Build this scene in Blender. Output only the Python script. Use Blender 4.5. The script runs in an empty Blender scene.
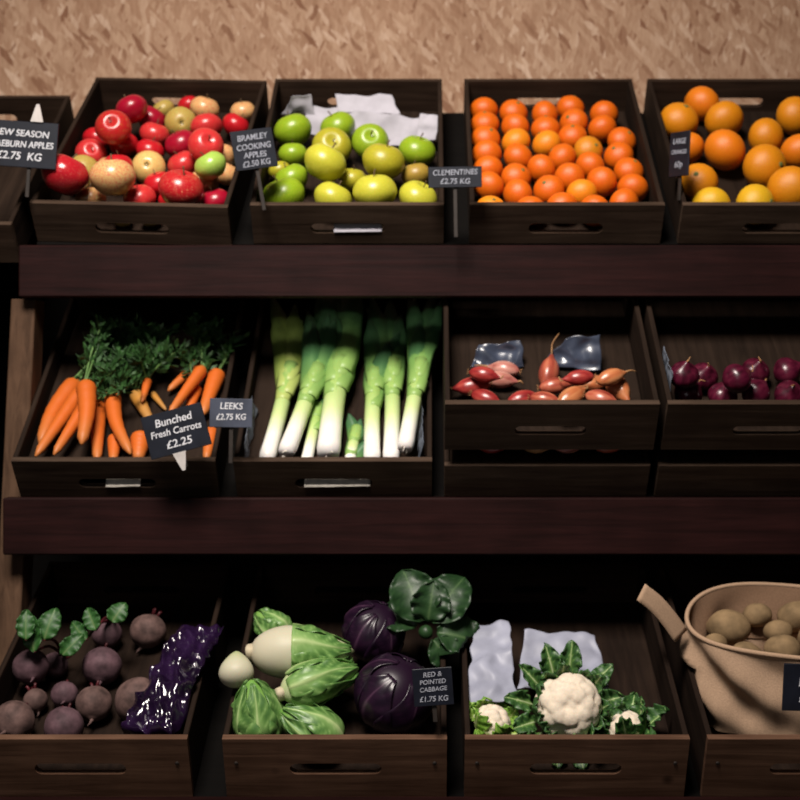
import bpy, bmesh, math, random
from mathutils import Vector, Matrix, noise, Euler
rnd = random.Random(11)
C = bpy.context.scene.collection
PI = math.pi; DEBUG = False
# ------------------------------------------------------------------ camera model
F, CX, CY, CZ = 1300.0, 429.0, 400.0, 1.2
def P(px, py, Y): return Vector(((px-CX)*Y/F, Y, CZ-(py-CY)*Y/F))
def proj(p): return (CX+F*p.x/p.y, CY-F*(p.z-CZ)/p.y)
# ------------------------------------------------------------------ materials
def newmat(name):
    m = bpy.data.materials.new(name); m.use_nodes = True
    nt = m.node_tree; b = nt.nodes['Principled BSDF']
    return m, nt, b
def N(nt, t, **kw):
    n = nt.nodes.new(t)
    for k, v in kw.items():
        if k in n.inputs.keys() if hasattr(n.inputs, 'keys') else False: n.inputs[k].default_value = v
        else: setattr(n, k, v)
    return n
def L(nt, a, b): nt.links.new(a, b)
def ramp(nt, fac, stops):
    r = nt.nodes.new('ShaderNodeValToRGB'); e = r.color_ramp.elements
    while len(e) > 1: e.remove(e[-1])
    e[0].position = stops[0][0]; e[0].color = (*stops[0][1], 1)
    for p, c in stops[1:]:
        q = e.new(p); q.color = (*c, 1)
    L(nt, fac, r.inputs['Fac']); return r.outputs['Color']
def coords(nt, scale=(1,1,1), rot=(0,0,0), rand=True):
    tc = nt.nodes.new('ShaderNodeTexCoord'); mp = nt.nodes.new('ShaderNodeMapping')
    mp.inputs['Scale'].default_value = scale; mp.inputs['Rotation'].default_value = rot
    L(nt, tc.outputs['Object'], mp.inputs['Vector'])
    if rand:
        oi = nt.nodes.new('ShaderNodeObjectInfo'); mu = nt.nodes.new('ShaderNodeMath'); mu.operation = 'MULTIPLY'
        mu.inputs[1].default_value = 37.0
        L(nt, oi.outputs['Random'], mu.inputs[0])
        cb = nt.nodes.new('ShaderNodeCombineXYZ')
        for i in range(3): L(nt, mu.outputs[0], cb.inputs[i])
        L(nt, cb.outputs[0], mp.inputs['Location'])
    return mp.outputs['Vector']
def noi(nt, vec, scale, detail=3, rough=.5, dist=0):
    n = nt.nodes.new('ShaderNodeTexNoise'); n.inputs['Scale'].default_value = scale
    n.inputs['Detail'].default_value = detail; n.inputs['Roughness'].default_value = rough
    n.inputs['Distortion'].default_value = dist
    L(nt, vec, n.inputs['Vector']); return n.outputs['Fac']
def mixc(nt, fac, a, b, mode='MIX'):
    m = nt.nodes.new('ShaderNodeMix'); m.data_type = 'RGBA'; m.blend_type = mode
    for s, v in ((0, fac), (6, a), (7, b)):
        if hasattr(v, 'is_linked'): L(nt, v, m.inputs[s])
        elif isinstance(v, (int, float)): m.inputs[s].default_value = v
        else: m.inputs[s].default_value = (*v, 1)
    return m.outputs[2]
def bump(nt, b, h, strength=.3, dist=.002):
    u = nt.nodes.new('ShaderNodeBump'); u.inputs['Strength'].default_value = strength; u.inputs['Distance'].default_value = dist
    L(nt, h, u.inputs['Height']); L(nt, u.outputs['Normal'], b.inputs['Normal'])
def plain(name, col, rough=.6, var=.25, scale=60, spec=.4, bmp=0.0, sss=0, scol=None):
    m, nt, b = newmat(name)
    v = coords(nt); n = noi(nt, v, scale, 4)
    lo = tuple(c*(1-var) for c in col); hi = tuple(min(1, c*(1+var)) for c in col)
    L(nt, ramp(nt, n, [(.3, lo), (.7, hi)]), b.inputs['Base Color'])
    b.inputs['Roughness'].default_value = rough; b.inputs['Specular IOR Level'].default_value = spec
    if sss:
        b.inputs['Subsurface Weight'].default_value = sss; b.inputs['Subsurface Scale'].default_value = .01
        b.inputs['Subsurface Radius'].default_value = scol or (1, .5, .3)
    if bmp: bump(nt, b, n, bmp)
    return m
def wood(name, dark, light, rough=.7, axis=0, spec=.1, knots=False):
    m, nt, b = newmat(name)
    sc = [40, 40, 40]; sc[axis] = 2.2
    v = coords(nt, tuple(sc)); n = noi(nt, v, 1.6, 6, .65, .6)
    col = ramp(nt, n, [(.28, dark), (.5, tuple((a+c)/2 for a, c in zip(dark, light))), (.72, light)])
    v2 = coords(nt, (1,1,1)); big = noi(nt, v2, 9, 3)
    col = mixc(nt, .55, col, ramp(nt, big, [(.3, (.45,.42,.4)), (.7, (1,1,1))]), 'MULTIPLY')
    if knots:
        vo = nt.nodes.new('ShaderNodeTexVoronoi'); vo.inputs['Scale'].default_value = 9
        L(nt, v2, vo.inputs['Vector'])
        k = ramp(nt, vo.outputs['Distance'], [(.05, (.12,.08,.06)), (.13, (1,1,1))])
        col = mixc(nt, .8, col, k, 'MULTIPLY')
    L(nt, col, b.inputs['Base Color'])
    b.inputs['Roughness'].default_value = rough; b.inputs['Specular IOR Level'].default_value = spec
    bump(nt, b, n, .35, .0015)
    return m
M = {}
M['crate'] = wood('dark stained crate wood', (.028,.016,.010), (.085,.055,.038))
M['crate_shade'] = wood('shaded stained crate wood along', (.010,.0055,.0035), (.030,.018,.012), axis=1)  # same stained wood, darkened: inside shade is put into sides and floors
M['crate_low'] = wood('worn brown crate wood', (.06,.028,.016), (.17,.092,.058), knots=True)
M['crate_low_shade'] = wood('shaded brown crate wood along', (.009,.005,.0035), (.026,.015,.010), axis=1)  # near-black copy of the brown wood: painted shade for the low crate interiors
M['crate_back'] = wood('shaded stained crate wood', (.016,.0085,.005), (.05,.030,.020))  # copy of the front wood with shade painted in, for back boards
M['crate_low_back'] = wood('shaded brown crate wood', (.012,.006,.004), (.036,.02,.013))  # low crate back boards, darkened to carry the interior's shade
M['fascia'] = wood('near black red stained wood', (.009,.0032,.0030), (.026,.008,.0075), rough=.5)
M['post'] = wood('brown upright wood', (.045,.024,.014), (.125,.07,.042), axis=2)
M['dark'] = wood('board with painted shade', (.0015,.0011,.001), (.0035,.0026,.002), rough=.85, axis=0)  # near black: the shade in gaps and between tiers is in this colour
M['metal'] = plain('dull steel', (.3,.3,.32), .4, .2); M['metal'].node_tree.nodes['Principled BSDF'].inputs['Metallic'].default_value = .8
M['nail'] = plain('rusty nail head', (.02,.014,.011), .6, .3)
M['slate'] = plain('chalkboard', (.0075,.009,.016), .38, .3, 30, .45)
M['slate_sheen'] = plain('chalkboard with painted sheen', (.05,.058,.085), .5, .25, 30)  # lighter copy of the slate: a glossy reflection painted into its colour
M['chalk'] = plain('chalk white paint', (.62,.62,.66), .9, .15, 300)
M['chalk_dim'] = plain('smudged chalk', (.3,.31,.36), .9, .3, 250)
M['white_clip'] = plain('white plastic clip', (.5,.46,.44), .45, .1)
M['paper'] = plain('white tissue paper', (.42,.40,.45), .85, .1, 25)
M['paper_cream'] = plain('cream packing paper', (.62,.57,.5), .85, .2, 60)
M['paper_blue'] = plain('bluish white plastic sheet', (.30,.31,.39), .45, .18, 20)
M['poly'] = plain('grey blue thin plastic', (.14,.16,.2), .25, .3, 30, .6)
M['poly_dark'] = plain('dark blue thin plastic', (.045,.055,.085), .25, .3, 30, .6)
M['jute'] = plain('brown canvas', (.40,.265,.175), .9, .12, 350, .15, .3)
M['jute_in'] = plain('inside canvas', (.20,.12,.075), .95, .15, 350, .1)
M['concrete'] = plain('grey concrete', (.16,.15,.14), .8, .2, 8)

def osb():
    m, nt, b = newmat('oriented strand board')
    cols = []
    for k, (rot, sc) in enumerate(((.15, (92,1,25)), (-.35, (84,1,27)), (.7, (88,1,23)))):
        v = coords(nt, (1,1,1), (0,0,0), False)
        d = nt.nodes.new('ShaderNodeTexNoise'); d.inputs['Scale'].default_value = 14; L(nt, v, d.inputs['Vector'])
        ad = nt.nodes.new('ShaderNodeVectorMath'); ad.operation = 'MULTIPLY_ADD'
        L(nt, d.outputs['Color'], ad.inputs[0]); ad.inputs[1].default_value = (.03,.03,.03); L(nt, v, ad.inputs[2])
        mp = nt.nodes.new('ShaderNodeMapping'); mp.inputs['Rotation'].default_value = (0, rot, 0)
        mp2 = nt.nodes.new('ShaderNodeMapping'); mp2.inputs['Scale'].default_value = sc; mp2.inputs['Location'].default_value = (k*3.1, k*7.7, k)
        L(nt, ad.outputs[0], mp.inputs['Vector']); L(nt, mp.outputs['Vector'], mp2.inputs['Vector'])
        vo = nt.nodes.new('ShaderNodeTexVoronoi'); vo.inputs['Scale'].default_value = 1.0; L(nt, mp2.outputs['Vector'], vo.inputs['Vector'])
        sp = nt.nodes.new('ShaderNodeSeparateColor'); L(nt, vo.outputs['Color'], sp.inputs[0])
        cols.append((sp.outputs[0], sp.outputs[1], vo.outputs['Distance']))
    st = [(0, (.22,.105,.06)), (.12, (.33,.19,.118)), (.5, (.385,.238,.155)), (.85, (.44,.285,.19)), (1, (.54,.38,.28))]
    c = ramp(nt, cols[0][0], st)
    def th(s, t):
        q = nt.nodes.new('ShaderNodeMath'); q.operation = 'GREATER_THAN'; L(nt, s, q.inputs[0]); q.inputs[1].default_value = t; return q.outputs[0]
    c = mixc(nt, th(cols[1][1], .45), c, ramp(nt, cols[1][0], st))
    c = mixc(nt, th(cols[2][1], .6), c, ramp(nt, cols[2][0], st))
    v = coords(nt, (1,1,1), (0,0,0), False)
    c = mixc(nt, .5, c, ramp(nt, noi(nt, v, 5, 3), [(.3, (.72,.66,.62)), (.65, (1,1,1))]), 'MULTIPLY')
    fine = noi(nt, coords(nt, (160,1,40), (0,0,0), False), 1, 3)
    c = mixc(nt, .5, c, ramp(nt, fine, [(.35, (.72,.66,.6)), (.6, (1,1,1))]), 'MULTIPLY')
    L(nt, c, b.inputs['Base Color']); b.inputs['Roughness'].default_value = .75; b.inputs['Specular IOR Level'].default_value = .2
    bump(nt, b, cols[1][0], .3, .002)
    return m
M['osb'] = osb()

def apple_mat(name, red, yel, t, gloss=.28, dots=True):
    m, nt, b = newmat(name)
    v = coords(nt, (9,9,9)); v2 = coords(nt, (60,60,10))
    n = noi(nt, v, 1.6, 2); s = noi(nt, v2, 1, 4)
    mx = nt.nodes.new('ShaderNodeMath'); mx.operation = 'MULTIPLY_ADD'
    L(nt, s, mx.inputs[0]); mx.inputs[1].default_value = .45; L(nt, n, mx.inputs[2])
    mid = tuple((a+c)/2 for a, c in zip(red, yel))
    col = ramp(nt, mx.outputs[0], [(max(0, t-.1), yel), (t, mid), (min(1, t+.13), red)])
    tc = nt.nodes.new('ShaderNodeTexCoord'); sep = nt.nodes.new('ShaderNodeSeparateXYZ'); L(nt, tc.outputs['Object'], sep.inputs[0])
    ln = nt.nodes.new('ShaderNodeVectorMath'); ln.operation = 'LENGTH'
    cb = nt.nodes.new('ShaderNodeCombineXYZ'); L(nt, sep.outputs[0], cb.inputs[0]); L(nt, sep.outputs[1], cb.inputs[1]); L(nt, cb.outputs[0], ln.inputs[0])
    f = ramp(nt, ln.outputs['Value'], [(.004, (1,1,1)), (.017, (0,0,0))])
    col = mixc(nt, f, col, tuple(c*.8 for c in yel))
    L(nt, col, b.inputs['Base Color'])
    b.inputs['Roughness'].default_value = gloss; b.inputs['Specular IOR Level'].default_value = .5
    b.inputs['Subsurface Weight'].default_value = .06; b.inputs['Subsurface Scale'].default_value = .008
    return m
RED, YEL = (.46,.009,.016), (.62,.36,.10)
A = {'red': apple_mat('red apple skin', RED, (.6,.2,.06), .42),
     'crimson': apple_mat('crimson apple skin', (.30,.004,.02), (.42,.02,.03), .5),
     'pink': apple_mat('pink blushed apple skin', (.52,.025,.028), (.62,.24,.12), .5),
     'pale': apple_mat('pale yellow pink apple skin', (.56,.09,.055), (.64,.40,.16), .80),
     'russet': apple_mat('yellow green apple skin', (.40,.22,.05), (.42,.34,.08), .75, .4),
     'green': apple_mat('bright green apple skin', (.30,.46,.07), (.42,.56,.13), .6)}
G = {'green': apple_mat('green cooking apple skin', (.22,.34,.012), (.33,.42,.03), .6, .33),
     'yellow': apple_mat('yellow green apple skin two', (.46,.44,.035), (.56,.52,.06), .6, .33),
     'olive': apple_mat('olive yellow apple skin', (.36,.32,.02), (.44,.40,.03), .6, .36),
     'tan': apple_mat('bruised tan apple skin', (.32,.20,.03), (.42,.30,.05), .6, .4)}
def citrus(name, c1, c2, rough=.42):
    m, nt, b = newmat(name)
    v = coords(nt); n = noi(nt, v, 22, 2); f = noi(nt, v, 420, 2)
    L(nt, ramp(nt, n, [(.3, c1), (.7, c2)]), b.inputs['Base Color'])
    b.inputs['Roughness'].default_value = rough; b.inputs['Subsurface Weight'].default_value = .1
    b.inputs['Subsurface Scale'].default_value = .008; b.inputs['Subsurface Radius'].default_value = (1,.4,.1)
    bump(nt, b, f, .25, .0012); return m
M['clem'] = citrus('clementine peel', (.60,.090,.002), (.69,.145,.003))
M['clem_y'] = citrus('paler clementine peel', (.72,.19,.006), (.78,.27,.008))
M['clem_g'] = citrus('green tinged clementine peel', (.45,.22,.01), (.72,.2,.006))
M['orange'] = citrus('orange peel', (.58,.185,.003), (.68,.25,.006))
M['orange_d'] = citrus('deep orange peel', (.66,.15,.004), (.74,.21,.005))
M['orange_y'] = citrus('yellow orange peel', (.60,.36,.012), (.72,.38,.012))
M['stem'] = plain('brown stalk', (.09,.055,.025), .7, .3)
M['calyx'] = plain('dark green calyx', (.035,.035,.010), .8, .4, 300)
M['button'] = plain('green stalk button', (.12,.13,.03), .7, .3, 300)

def tinted(name, stops, rough=.45, spec=.4, var=.2, scale=40, bmp=.2, sss=0):
    """colour along the mesh's own 'tint' attribute (rib to blade, base to tip)"""
    m, nt, b = newmat(name)
    at = nt.nodes.new('ShaderNodeAttribute'); at.attribute_name = 'tint'
    n = noi(nt, coords(nt), scale, 4)
    ad = nt.nodes.new('ShaderNodeMath'); ad.operation = 'MULTIPLY_ADD'
    sb = nt.nodes.new('ShaderNodeMath'); sb.operation = 'SUBTRACT'; L(nt, n, sb.inputs[0]); sb.inputs[1].default_value = .5
    L(nt, sb.outputs[0], ad.inputs[0]); ad.inputs[1].default_value = var; L(nt, at.outputs['Fac'], ad.inputs[2])
    L(nt, ramp(nt, ad.outputs[0], stops), b.inputs['Base Color'])
    b.inputs['Roughness'].default_value = rough; b.inputs['Specular IOR Level'].default_value = spec
    if sss: b.inputs['Subsurface Weight'].default_value = sss; b.inputs['Subsurface Scale'].default_value = .01
    bump(nt, b, n, bmp, .002); return m
M['carrot'] = tinted('carrot skin', [(0, (.42,.16,.03)), (.08, (.52,.105,.012)), (.6, (.56,.12,.015)), (1, (.48,.16,.04))], .5, .35, .12, 60, .3)
M['carrot_y'] = tinted('yellowish carrot skin', [(0, (.3,.16,.04)), (.3, (.46,.2,.03)), (1, (.4,.2,.06))], .55)
M['carrot_leaf'] = plain('carrot leaf', (.024,.075,.016), .6, .5, 60)
M['carrot_stalk'] = plain('carrot stalk', (.085,.17,.04), .5, .4, 60)
M['leek'] = tinted('leek shaft', [(0, (.80,.76,.74)), (.22, (.76,.75,.66)), (.42, (.52,.62,.28)), (.7, (.30,.45,.12)), (1, (.20,.34,.09))], .35, .45, .06, 30, .1, .05)
M['leek_leaf'] = tinted('leek leaf', [(0, (.26,.41,.11)), (.25, (.15,.29,.07)), (.6, (.05,.14,.05)), (1, (.025,.075,.035))], .42, .4, .12, 50, .2)
M['leek_leaf_y'] = tinted('yellow green leek leaf', [(0, (.40,.48,.14)), (.4, (.22,.30,.06)), (1, (.08,.13,.03))], .42, .4, .12, 50, .2)
def bulb_mat(name, a, b_, c):
    m, nt, b = newmat(name)
    s = noi(nt, coords(nt, (90,90,8)), 1, 4); n = noi(nt, coords(nt), 30, 3)
    col = ramp(nt, s, [(.3, a), (.5, b_), (.72, c)])
    col = mixc(nt, .5, col, ramp(nt, n, [(.3, (.55,.5,.45)), (.65, (1,1,1))]), 'MULTIPLY')
    L(nt, col, b.inputs['Base Color']); b.inputs['Roughness'].default_value = .3; b.inputs['Specular IOR Level'].default_value = .55
    bump(nt, b, s, .25, .001); return m
M['shallot'] = bulb_mat('copper pink shallot skin', (.24,.035,.025), (.40,.085,.05), (.52,.17,.09))
M['shallot_r'] = bulb_mat('red shallot skin', (.18,.012,.014), (.32,.03,.028), (.42,.07,.05))
M['shallot_o'] = bulb_mat('orange shallot skin', (.34,.08,.03), (.5,.16,.06), (.6,.26,.11))
M['shallot_p'] = bulb_mat('pale pink shallot skin', (.34,.09,.08), (.5,.2,.16), (.62,.34,.28))
M['onion'] = bulb_mat('dark red onion skin', (.030,.002,.008), (.075,.005,.020), (.13,.014,.035))
M['dry'] = plain('dry papery stalk', (.34,.17,.07), .7, .35, 120)
M['beet'] = plain('earthy beetroot skin', (.105,.062,.055), .75, .55, 45, .25, .5)
M['beet_p'] = plain('purplish beetroot skin', (.095,.052,.062), .7, .5, 45, .25, .5)
M['beet_stalk'] = plain('red beet stalk', (.07,.010,.014), .45, .4, 50)
M['beet_leaf'] = tinted('beet leaf', [(0, (.1,.16,.05)), (.3, (.03,.11,.02)), (1, (.015,.06,.012))], .5)
M['purple_bag'] = plain('glossy purple film', (.014,.005,.024), .16, .8, 14, 1.0)
M['hispi'] = tinted('pointed cabbage leaf', [(0, (.58,.60,.38)), (.25, (.32,.47,.15)), (.6, (.15,.33,.06)), (1, (.06,.18,.03))], .4, .4, .22, 35, .35, .04)
M['hispi_leaf'] = tinted('outer cabbage leaf', [(0, (.40,.52,.22)), (.22, (.20,.35,.105)), (.6, (.115,.235,.058)), (1, (.06,.15,.034))], .38, .4, .2, 40, .35)
M['hispi_base'] = tinted('pale cabbage base', [(0, (.54,.49,.37)), (.6, (.52,.50,.36)), (1, (.40,.45,.22))], .5, .35, .2, 30, .25, .05)
M['cut'] = plain('cut stalk', (.55,.47,.33), .7, .2, 60)
M['redcab'] = tinted('red cabbage leaf', [(0, (.07,.03,.06)), (.2, (.020,.006,.020)), (1, (.009,.003,.011))], .34, .5, .25, 18, .3)
M['savoy'] = tinted('dark green leaf', [(0, (.06,.11,.04)), (.2, (.020,.055,.016)), (1, (.011,.034,.011))], .45, .4, .25, 45, .6)
M['curd'] = plain('cream cauliflower curd', (.76,.65,.52), .85, .1, 120, .2, .5, .08)
M['cauli_leaf'] = tinted('cauliflower leaf', [(0, (.50,.58,.32)), (.18, (.16,.28,.07)), (.5, (.05,.13,.03)), (1, (.025,.075,.02))], .45, .4, .2, 40, .35)
M['cauli_leaf_y'] = tinted('yellow green cauliflower leaf', [(0, (.58,.62,.3)), (.3, (.30,.46,.08)), (1, (.12,.28,.03))], .45, .4, .2, 40, .3)
M['potato'] = plain('earthy potato skin', (.22,.145,.075), .8, .35, 35, .2, .4)

# ------------------------------------------------------------------ mesh helpers
def mesh_obj(name, me, mat, parent=None, loc=None, mtx=None):
    o = bpy.data.objects.new(name, me); C.objects.link(o)
    if mat is not None:
        if len(me.materials) == 0: me.materials.append(mat)
        elif me.materials[0] is not mat:
            o.material_slots[0].link = 'OBJECT'; o.material_slots[0].material = mat
    if parent: o.parent = parent
    if loc is not None: o.location = loc
    if mtx is not None: o.matrix_world = mtx if not parent else o.matrix_world; 
    if mtx is not None and parent: o.matrix_local = mtx
    return o
def from_bm(name, bm, smooth=False):
    me = bpy.data.meshes.new(name)
    bmesh.ops.recalc_face_normals(bm, faces=bm.faces)
    bm.to_mesh(me); bm.free()
    if smooth:
        for p in me.polygons: p.use_smooth = True
    return me
def tag(o, label, cat, group=None):
    o['label'] = label; o['category'] = cat
    if group: o['group'] = group
    return o
def empty(name, loc=(0,0,0), rot=None, label=None, cat=None, group=None):
    o = bpy.data.objects.new(name, None); C.objects.link(o); o.location = loc; o.empty_display_size = .05
    if rot is not None: o.rotation_euler = rot
    if label: tag(o, label, cat, group)
    return o
def box_me(name, x0, x1, y0, y1, z0, z1, bev=.0015):
    bm = bmesh.new()
    bmesh.ops.create_cube(bm, size=1)
    for v in bm.verts:
        v.co = Vector(((x0+x1)/2+v.co.x*(x1-x0), (y0+y1)/2+v.co.y*(y1-y0), (z0+z1)/2+v.co.z*(z1-z0)))
    if bev: bmesh.ops.bevel(bm, geom=bm.edges[:], offset=bev, segments=1, affect='EDGES')
    return from_bm(name, bm)
def slot_board_me(name, w, z0, z1, y0, y1, sw, sh, sz, sx=0.0):
    """upright board in the xz plane, x -w/2..w/2, with a rounded hand slot cut right through"""
    bm = bmesh.new(); edges = []
    def loop(pts):
        vs = [bm.verts.new((x, y0, z)) for x, z in pts]
        for i in range(len(vs)): edges.append(bm.edges.new((vs[i], vs[(i+1) % len(vs)])))
    loop([(-w/2, z0), (w/2, z0), (w/2, z1), (-w/2, z1)])
    r = sh/2; pts = []
    for k in range(9):
        a = -PI/2+PI*k/8; pts.append((sx+sw/2-r+r*math.cos(a), sz+r*math.sin(a)))
    for k in range(9):
        a = PI/2+PI*k/8; pts.append((sx-sw/2+r+r*math.cos(a), sz+r*math.sin(a)))
    loop(pts)
    bmesh.ops.triangle_fill(bm, use_beauty=True, edges=edges)
    ret = bmesh.ops.extrude_face_region(bm, geom=bm.faces[:])
    for v in [g for g in ret['geom'] if isinstance(g, bmesh.types.BMVert)]: v.co.y = y1
    return from_bm(name, bm)
def grid_me(name, fn, nu, nv, wrap=False, caps=False):
    """fn(i/nu, j/nv) -> (Vector, tint)"""
    bm = bmesh.new(); lay = bm.verts.layers.float.new('tint'); V = []
    nj = nv if wrap else nv+1
    for i in range(nu+1):
        row = []
        for j in range(nj):
            p, t = fn(i/nu, j/nv); v = bm.verts.new(p); v[lay] = t; row.append(v)
        V.append(row)
    for i in range(nu):
        for j in range(nv):
            a, b, c, d = V[i][j], V[i][(j+1) % nj], V[i+1][(j+1) % nj], V[i+1][j]
            bm.faces.new((a, b, c, d))
    if caps:
        bm.faces.new(V[0]); bm.faces.new(V[-1])
    bmesh.ops.remove_doubles(bm, verts=bm.verts, dist=1e-6)
    return from_bm(name, bm, True)
def lathe_me(name, prof, seg=24, mod=None, tint=None):
    """prof: [(r,z)...] about z; closes at the ends"""
    bm = bmesh.new(); lay = bm.verts.layers.float.new('tint'); rows = []
    n = len(prof)
    for i, (r, z) in enumerate(prof):
        row = []
        if r < 1e-6:
            v = bm.verts.new((0, 0, z)); v[lay] = tint(i/(n-1)) if tint else i/(n-1); row = [v]*seg
        else:
            for j in range(seg):
                a = 2*PI*j/seg; p = Vector((r*math.cos(a), r*math.sin(a), z))
                if mod: p = mod(p, i/(n-1), a)
                v = bm.verts.new(p); v[lay] = tint(i/(n-1)) if tint else i/(n-1); row.append(v)
        rows.append(row)
    for i in range(n-1):
        for j in range(seg):
            q = [rows[i][j], rows[i][(j+1) % seg], rows[i+1][(j+1) % seg], rows[i+1][j]]
            u = []
            for v in q:
                if v not in u: u.append(v)
            if len(u) > 2: bm.faces.new(u)
    if prof[0][0] > 1e-6: bm.faces.new(rows[0])
    if prof[-1][0] > 1e-6: bm.faces.new(rows[-1])
    return from_bm(name, bm, True)
def tube_me(name, pts, rad, seg=10, flat=1.0, bm=None, keep=False):
    """tube along pts with radius list; tint runs 0..1 along it"""
    pts = [Vector(p) for p in pts]; n = len(pts)
    if not isinstance(rad, (list, tuple)): rad = [rad]*n
    own = bm is None
    if own: bm = bmesh.new()
    lay = bm.verts.layers.float.get('tint') or bm.verts.layers.float.new('tint')
    t0 = (pts[1]-pts[0]).normalized(); up = Vector((0,0,1)) if abs(t0.z) < .9 else Vector((1,0,0))
    nrm = (up-t0*up.dot(t0)).normalized(); rows = []
    for i in range(n):
        t = (pts[min(i+1, n-1)]-pts[max(i-1, 0)]).normalized()
        nrm = (nrm-t*nrm.dot(t)).normalized(); bn = t.cross(nrm); row = []
        for j in range(seg):
            a = 2*PI*j/seg
            v = bm.verts.new(pts[i]+(nrm*math.cos(a)*flat+bn*math.sin(a))*rad[i]); v[lay] = i/(n-1); row.append(v)
        rows.append(row)
    for i in range(n-1):
        for j in range(seg): bm.faces.new((rows[i][j], rows[i][(j+1) % seg], rows[i+1][(j+1) % seg], rows[i+1][j]))
    bm.faces.new(rows[0]); bm.faces.new(rows[-1])
    if own: return from_bm(name, bm, True)
def smooth_pts(pts, n):
    """Catmull-Rom through pts"""
    pts = [Vector(p) for p in pts]; q = [2*pts[0]-pts[1]]+pts+[2*pts[-1]-pts[-2]]; out = []
    m = len(pts)-1
    for k in range(n+1):
        s = k/n*m; i = min(int(s), m-1); t = s-i; a, b, c, d = q[i:i+4]
        out.append(.5*((2*b)+(c-a)*t+(2*a-5*b+4*c-d)*t*t+(3*b-a-3*c+d)*t**3))
    return out
def nz(p, s, seed=0): return noise.noise(Vector((p[0]*s+seed*3.7, p[1]*s-seed*1.3, p[2]*s+seed*9.1)))
def ball_me(name, r, sub=3, amp=0.0, sc=20, seed=0, squash=(1,1,1)):
    bm = bmesh.new(); lay = bm.verts.layers.float.new('tint')
    bmesh.ops.create_icosphere(bm, subdivisions=sub, radius=1)
    for v in bm.verts:
        k = 1-amp+amp*nz(v.co*r, sc, seed)
        v.co = Vector((v.co.x*squash[0], v.co.y*squash[1], v.co.z*squash[2]))*r*k; v[lay] = .5
    return from_bm(name, bm, True)
def axes(z, ref=(0,0,1)):
    """rotation matrix whose local z points along the given direction"""
    z = Vector(z).normalized(); ref = Vector(ref)
    if abs(z.dot(ref)) > .95: ref = Vector((0,1,0)) if abs(z.y) < .9 else Vector((1,0,0))
    x = ref.cross(z).normalized(); y = z.cross(x)
    return Matrix((x, y, z)).transposed()
def pose(o, loc, rot3):
    o.matrix_world = Matrix.Translation(loc) @ rot3.to_4x4()
def solid(o, t=.0012):
    m = o.modifiers.new('thickness', 'SOLIDIFY'); m.thickness = t; m.offset = 0
ORD = ['first','second','third','fourth','fifth','sixth','seventh','eighth','ninth','tenth']

# ------------------------------------------------------------------ the room
def struct(name, me, mat):
    o = mesh_obj(name, me, mat); o['kind'] = 'structure'; return o
struct('wall_back', box_me('wall_back', -3, 3, 3.36, 3.40, 0, 2.8, 0), M['osb'])
struct('floor', box_me('floor', -3, 3, -2.5, 3.40, -.05, 0, 0), M['concrete'])

# ------------------------------------------------------------------ crates
class Row:
    def __init__(s, tilt, Y, ytop, ybot):
        s.t = math.radians(tilt); s.wd = Vector((0, -math.sin(s.t), math.cos(s.t))); s.vd = Vector((0, math.cos(s.t), math.sin(s.t)))
        top = P(CX, ytop, Y); k = (CY-ybot)/F        # height where the lower edge of the front projects to ybot
        zt = top.z-CZ
        s.h = (zt-k*Y)/(math.cos(s.t)+k*math.sin(s.t))
        s.o = top-s.wd*s.h; s.Y = Y
R1 = Row(40, 2.68, 206, 244)
R2 = Row(40, 2.574, 462, 497)
R3 = Row(26, 2.313, 740, 798)
class Pile:
    """spheres already lying in a crate; lift() finds how far a new piece must rise to clear them"""
    def __init__(s): s.b = []
    def lift(s, make, step=.0012, most=.06):
        k = 0
        while k < most:
            sp = make(k)
            if all((p-q).length >= r+t+.0006 for p, r in sp for q, t in s.b if abs(p.x-q.x) < r+t): break
            k += step
        s.b += make(k); return k
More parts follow.
